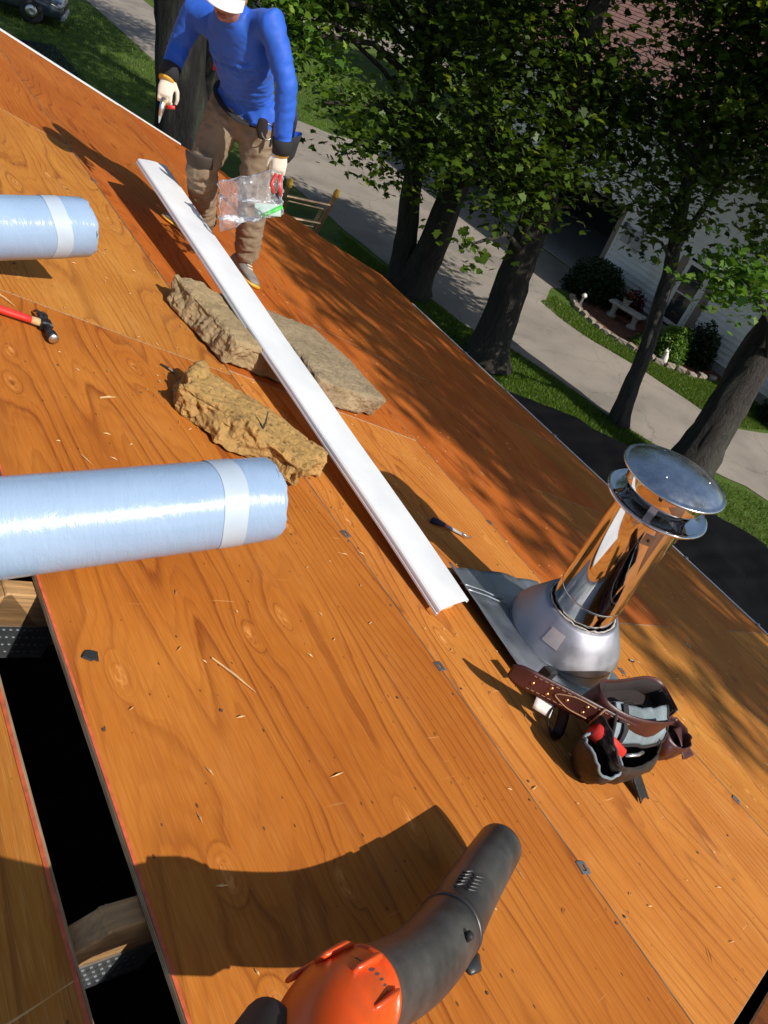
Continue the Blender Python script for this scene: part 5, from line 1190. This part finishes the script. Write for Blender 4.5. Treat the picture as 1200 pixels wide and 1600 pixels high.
nk = MB().capsule([nec - (nec - che).normalized() * .03, nec.lerp(HD, .4) - hup * .03, HD - hup * .07 - fdir * .03], [(.062, .062), (.056, .058), (.052, .056)], 16); nk.build('neck', MAT['skin'], man, True)
cap = MB().lathe([(.089, .018), (.0905, .035), (.088, .06), (.078, .09), (.058, .113), (.03, .125), (.001, .128)], 36); cap.v = [(x, y * 1.14, z) for x, y, z in cap.v]
cp = cap.build('cap', MAT['cap'], hd, True, thick=.003)
def brim(s, t):
    th = (s - .5) * 2.35; r0 = .092; x = math.sin(th) * (r0 + .004); y = math.cos(th) * r0 * 1.13
    k = math.cos(th * .72) ** .8; ex_ = .082 * t * k
    return (x * (1 + .06 * t), y + ex_, .030 - .10 * x * x * 20 * .08 - .012 * t - 1.6 * x * x * t)
MB().grid(brim, 24, 10).build('cap_brim', MAT['cap'], cp, True, thick=.004)

# ---- what the roofer holds
kf = thing('utility_knife', 'silver utility knife in the left-hand glove in the picture', 'knife', T(*(FO + kn + V((-.02, -.03, -.045)))))
MB().tube([(.01, .01, .03), (0, -.005, -.01), (-.012, -.02, -.055)], [(.014, .008), (.016, .009), (.011, .007)], 10).build('body', MAT['alu'], kf, True)
MB().tube([(-.012, -.02, -.055), (-.018, -.027, -.09)], [(.010, .002), (.003, .001)], 6).build('blade', MAT['alu'], kf)
MB().tube([(.012, .004, .022), (.006, -.008, -.016)], [(.009, .006), (.009, .006)], 8).build('slide', MAT['yellow'], kf, True)
MB().tube([(.02, -.012, -.006), (.055, -.04, .004)], [(.011, .009), (.009, .008)], 8).build('red_grip', MAT['red_plastic'], kf, True)
sn = thing('tin_snips', 'red handled snips held in the glove above the clear bag', 'snips', T(*(FO + kn2 + V((-.015, -.035, -.035)))))
for sx, dz in ((-.014, 0), (.012, -.012)):
    MB().tube([(sx, 0, .02), (sx * 2.1 - .01, -.02, -.03 + dz), (sx * 1.6, -.035, -.075 + dz)], [(.010, .008), (.013, .010), (.009, .008)], 10).build('handle', MAT['red_plastic'], sn, True)
MB().tube([(0, -.03, -.07), (.02, -.045, -.115), (.045, -.05, -.15)], [(.010, .006), (.011, .005), (.003, .002)], 8).build('jaw', MAT['black_steel'], sn, True)
def bubble():
    t = NT('clear_bubble_film'); c = t.coord('Object'); v = t.n('ShaderNodeTexVoronoi', {'feature': 'SMOOTH_F1'}, Vector=c, Scale=70.0).outputs['Distance']
    b = t.n('ShaderNodeBsdfPrincipled', None, Base_Color=(.86, .88, .92), Roughness=.12, Normal=t.bump(v, .9, .009)); b.inputs['Specular IOR Level'].default_value = 1.0
    g = t.n('ShaderNodeBsdfTransparent', None, Color=(.95, .96, .97)); f = t.n('ShaderNodeFresnel', None, IOR=1.35, Normal=t.bump(v, .4, .006))
    fac = t.math('ADD', t.math('MULTIPLY', f, 1.2), .10, clamp=True); m = t.n('ShaderNodeMixShader', None, Fac=fac); t.t.links.new(g.outputs[0], m.inputs[1]); t.t.links.new(b.outputs[0], m.inputs[2]); t.t.links.new(m.outputs[0], t.out.inputs[0]); return t.mat
BC = V((1.925, 3.70, 4.89)); bgx = V((.245, -.10, .10)).normalized(); bgz = V((.03, .10, .165)); bgz = (bgz - bgx * bgz.dot(bgx)).normalized(); bgy = bgz.cross(bgx)
bagM = Matrix(((bgx.x, bgy.x, bgz.x, BC.x), (bgx.y, bgy.y, bgz.y, BC.y), (bgx.z, bgy.z, bgz.z, BC.z), (0, 0, 0, 1)))
bgo = thing('clear_bag', 'crumpled clear bubble wrap bag hanging from the hand, with a green edge', 'plastic bag', bagM)
def pillow(sg):
    def fn(s, t):
        x = (s - .5) * .36; z = (t - .5) * .25; e = (math.sin(math.pi * s) * math.sin(math.pi * t)) ** .45
        x += .03 * (t - .5) + .012 * fbm(V((t * 5, s * 3, 1)), 3) * 2; z += .05 * (s - .5) + .02 * fbm(V((s * 4, 2, t * 2)), 2)
        return (x, sg * (.035 * e) + .028 * fbm(V((x * 9, z * 11, 4)), 2) + .01 * math.sin(z * 60 + x * 9), z)
    return fn
m = MB().grid(pillow(1), 44, 32); m.grid(lambda s, t: pillow(-1)(1 - s, t), 44, 32)
m.build('bag_film', bubble(), bgo, True, sharp=9)
MB().box(.02, .165, -.008, .006, -.085, -.02, 0, RY(.18), .003).build('inner_pack', simple('pale_green_pack', (.50, .62, .56), .4, var=.1), bgo)
MB().tube([(.04, -.012, -.100), (.10, -.013, -.083), (.165, -.013, -.062)], [(.011, .006)] * 3, 8).build('green_edge', simple('bright_green', (.06, .55, .07), .45, var=.1), bgo, True)

# ---- the one holding the blower, just outside the bottom of the frame
P0 = RF(.15, -.62, 0)
ph = thing('person', 'person crouching at the ridge, outside the bottom of the picture, gripping the blower', 'person', T(*P0))
def Q(u, v, h): return RF(u, v, h) - P0
mb = MB(); pv = Q(.12, -.70, .33)
mb.capsule([pv, Q(.14, -.66, .55), Q(.17, -.60, .76), Q(.19, -.57, .86)], [(.17, .12), (.16, .12), (.19, .12), (.07, .07)], 20, V((1, 0, 0)))
for s in (-1, 1):
    mb.capsule([pv + V((s * .10, 0, 0)), Q(.15 + s * .17, -.38, .40), Q(.15 + s * .16, -.52, .08)], [(.10, .10), (.075, .075), (.055, .055)], 14)
mb.capsule([Q(.36, -.60, .76), Q(.44, -.50, .62), Q(.37, -.25, .61)], [(.07, .07), (.055, .055), (.04, .04)], 14)
mb.capsule([Q(.0, -.62, .76), Q(-.10, -.45, .72), Q(-.03, -.17, .93)], [(.07, .07), (.055, .055), (.04, .04)], 14)
me = remesh(mb, .018, 4); mesh_obj('body', me, MAT['black_cloth'], ph)
bm = bmesh.new(); bmesh.ops.create_uvsphere(bm, u_segments=24, v_segments=18, radius=.105)
for v in bm.verts: v.co.z *= 1.18; v.co.x *= .82
me = bpy.data.meshes.new('head'); bm.to_mesh(me); bm.free(); mesh_obj('head', me, MAT['skin'], ph, T(*Q(.18, -.52, 1.0)))
hand('hand', P0 + Q(.37, -.25, .61), P0 + Q(.36, -.19, .605), V((1, 0, 0)), .8, ph, P0, MAT['glove'])
for s in (-1, 1):
    m = MB().capsule([Q(.15 + s * .16, -.58, .035), Q(.15 + s * .17, -.40, .03)], [(.045, .035), (.042, .028)], 12); m.build('shoe', MAT['shoe'], ph, True)
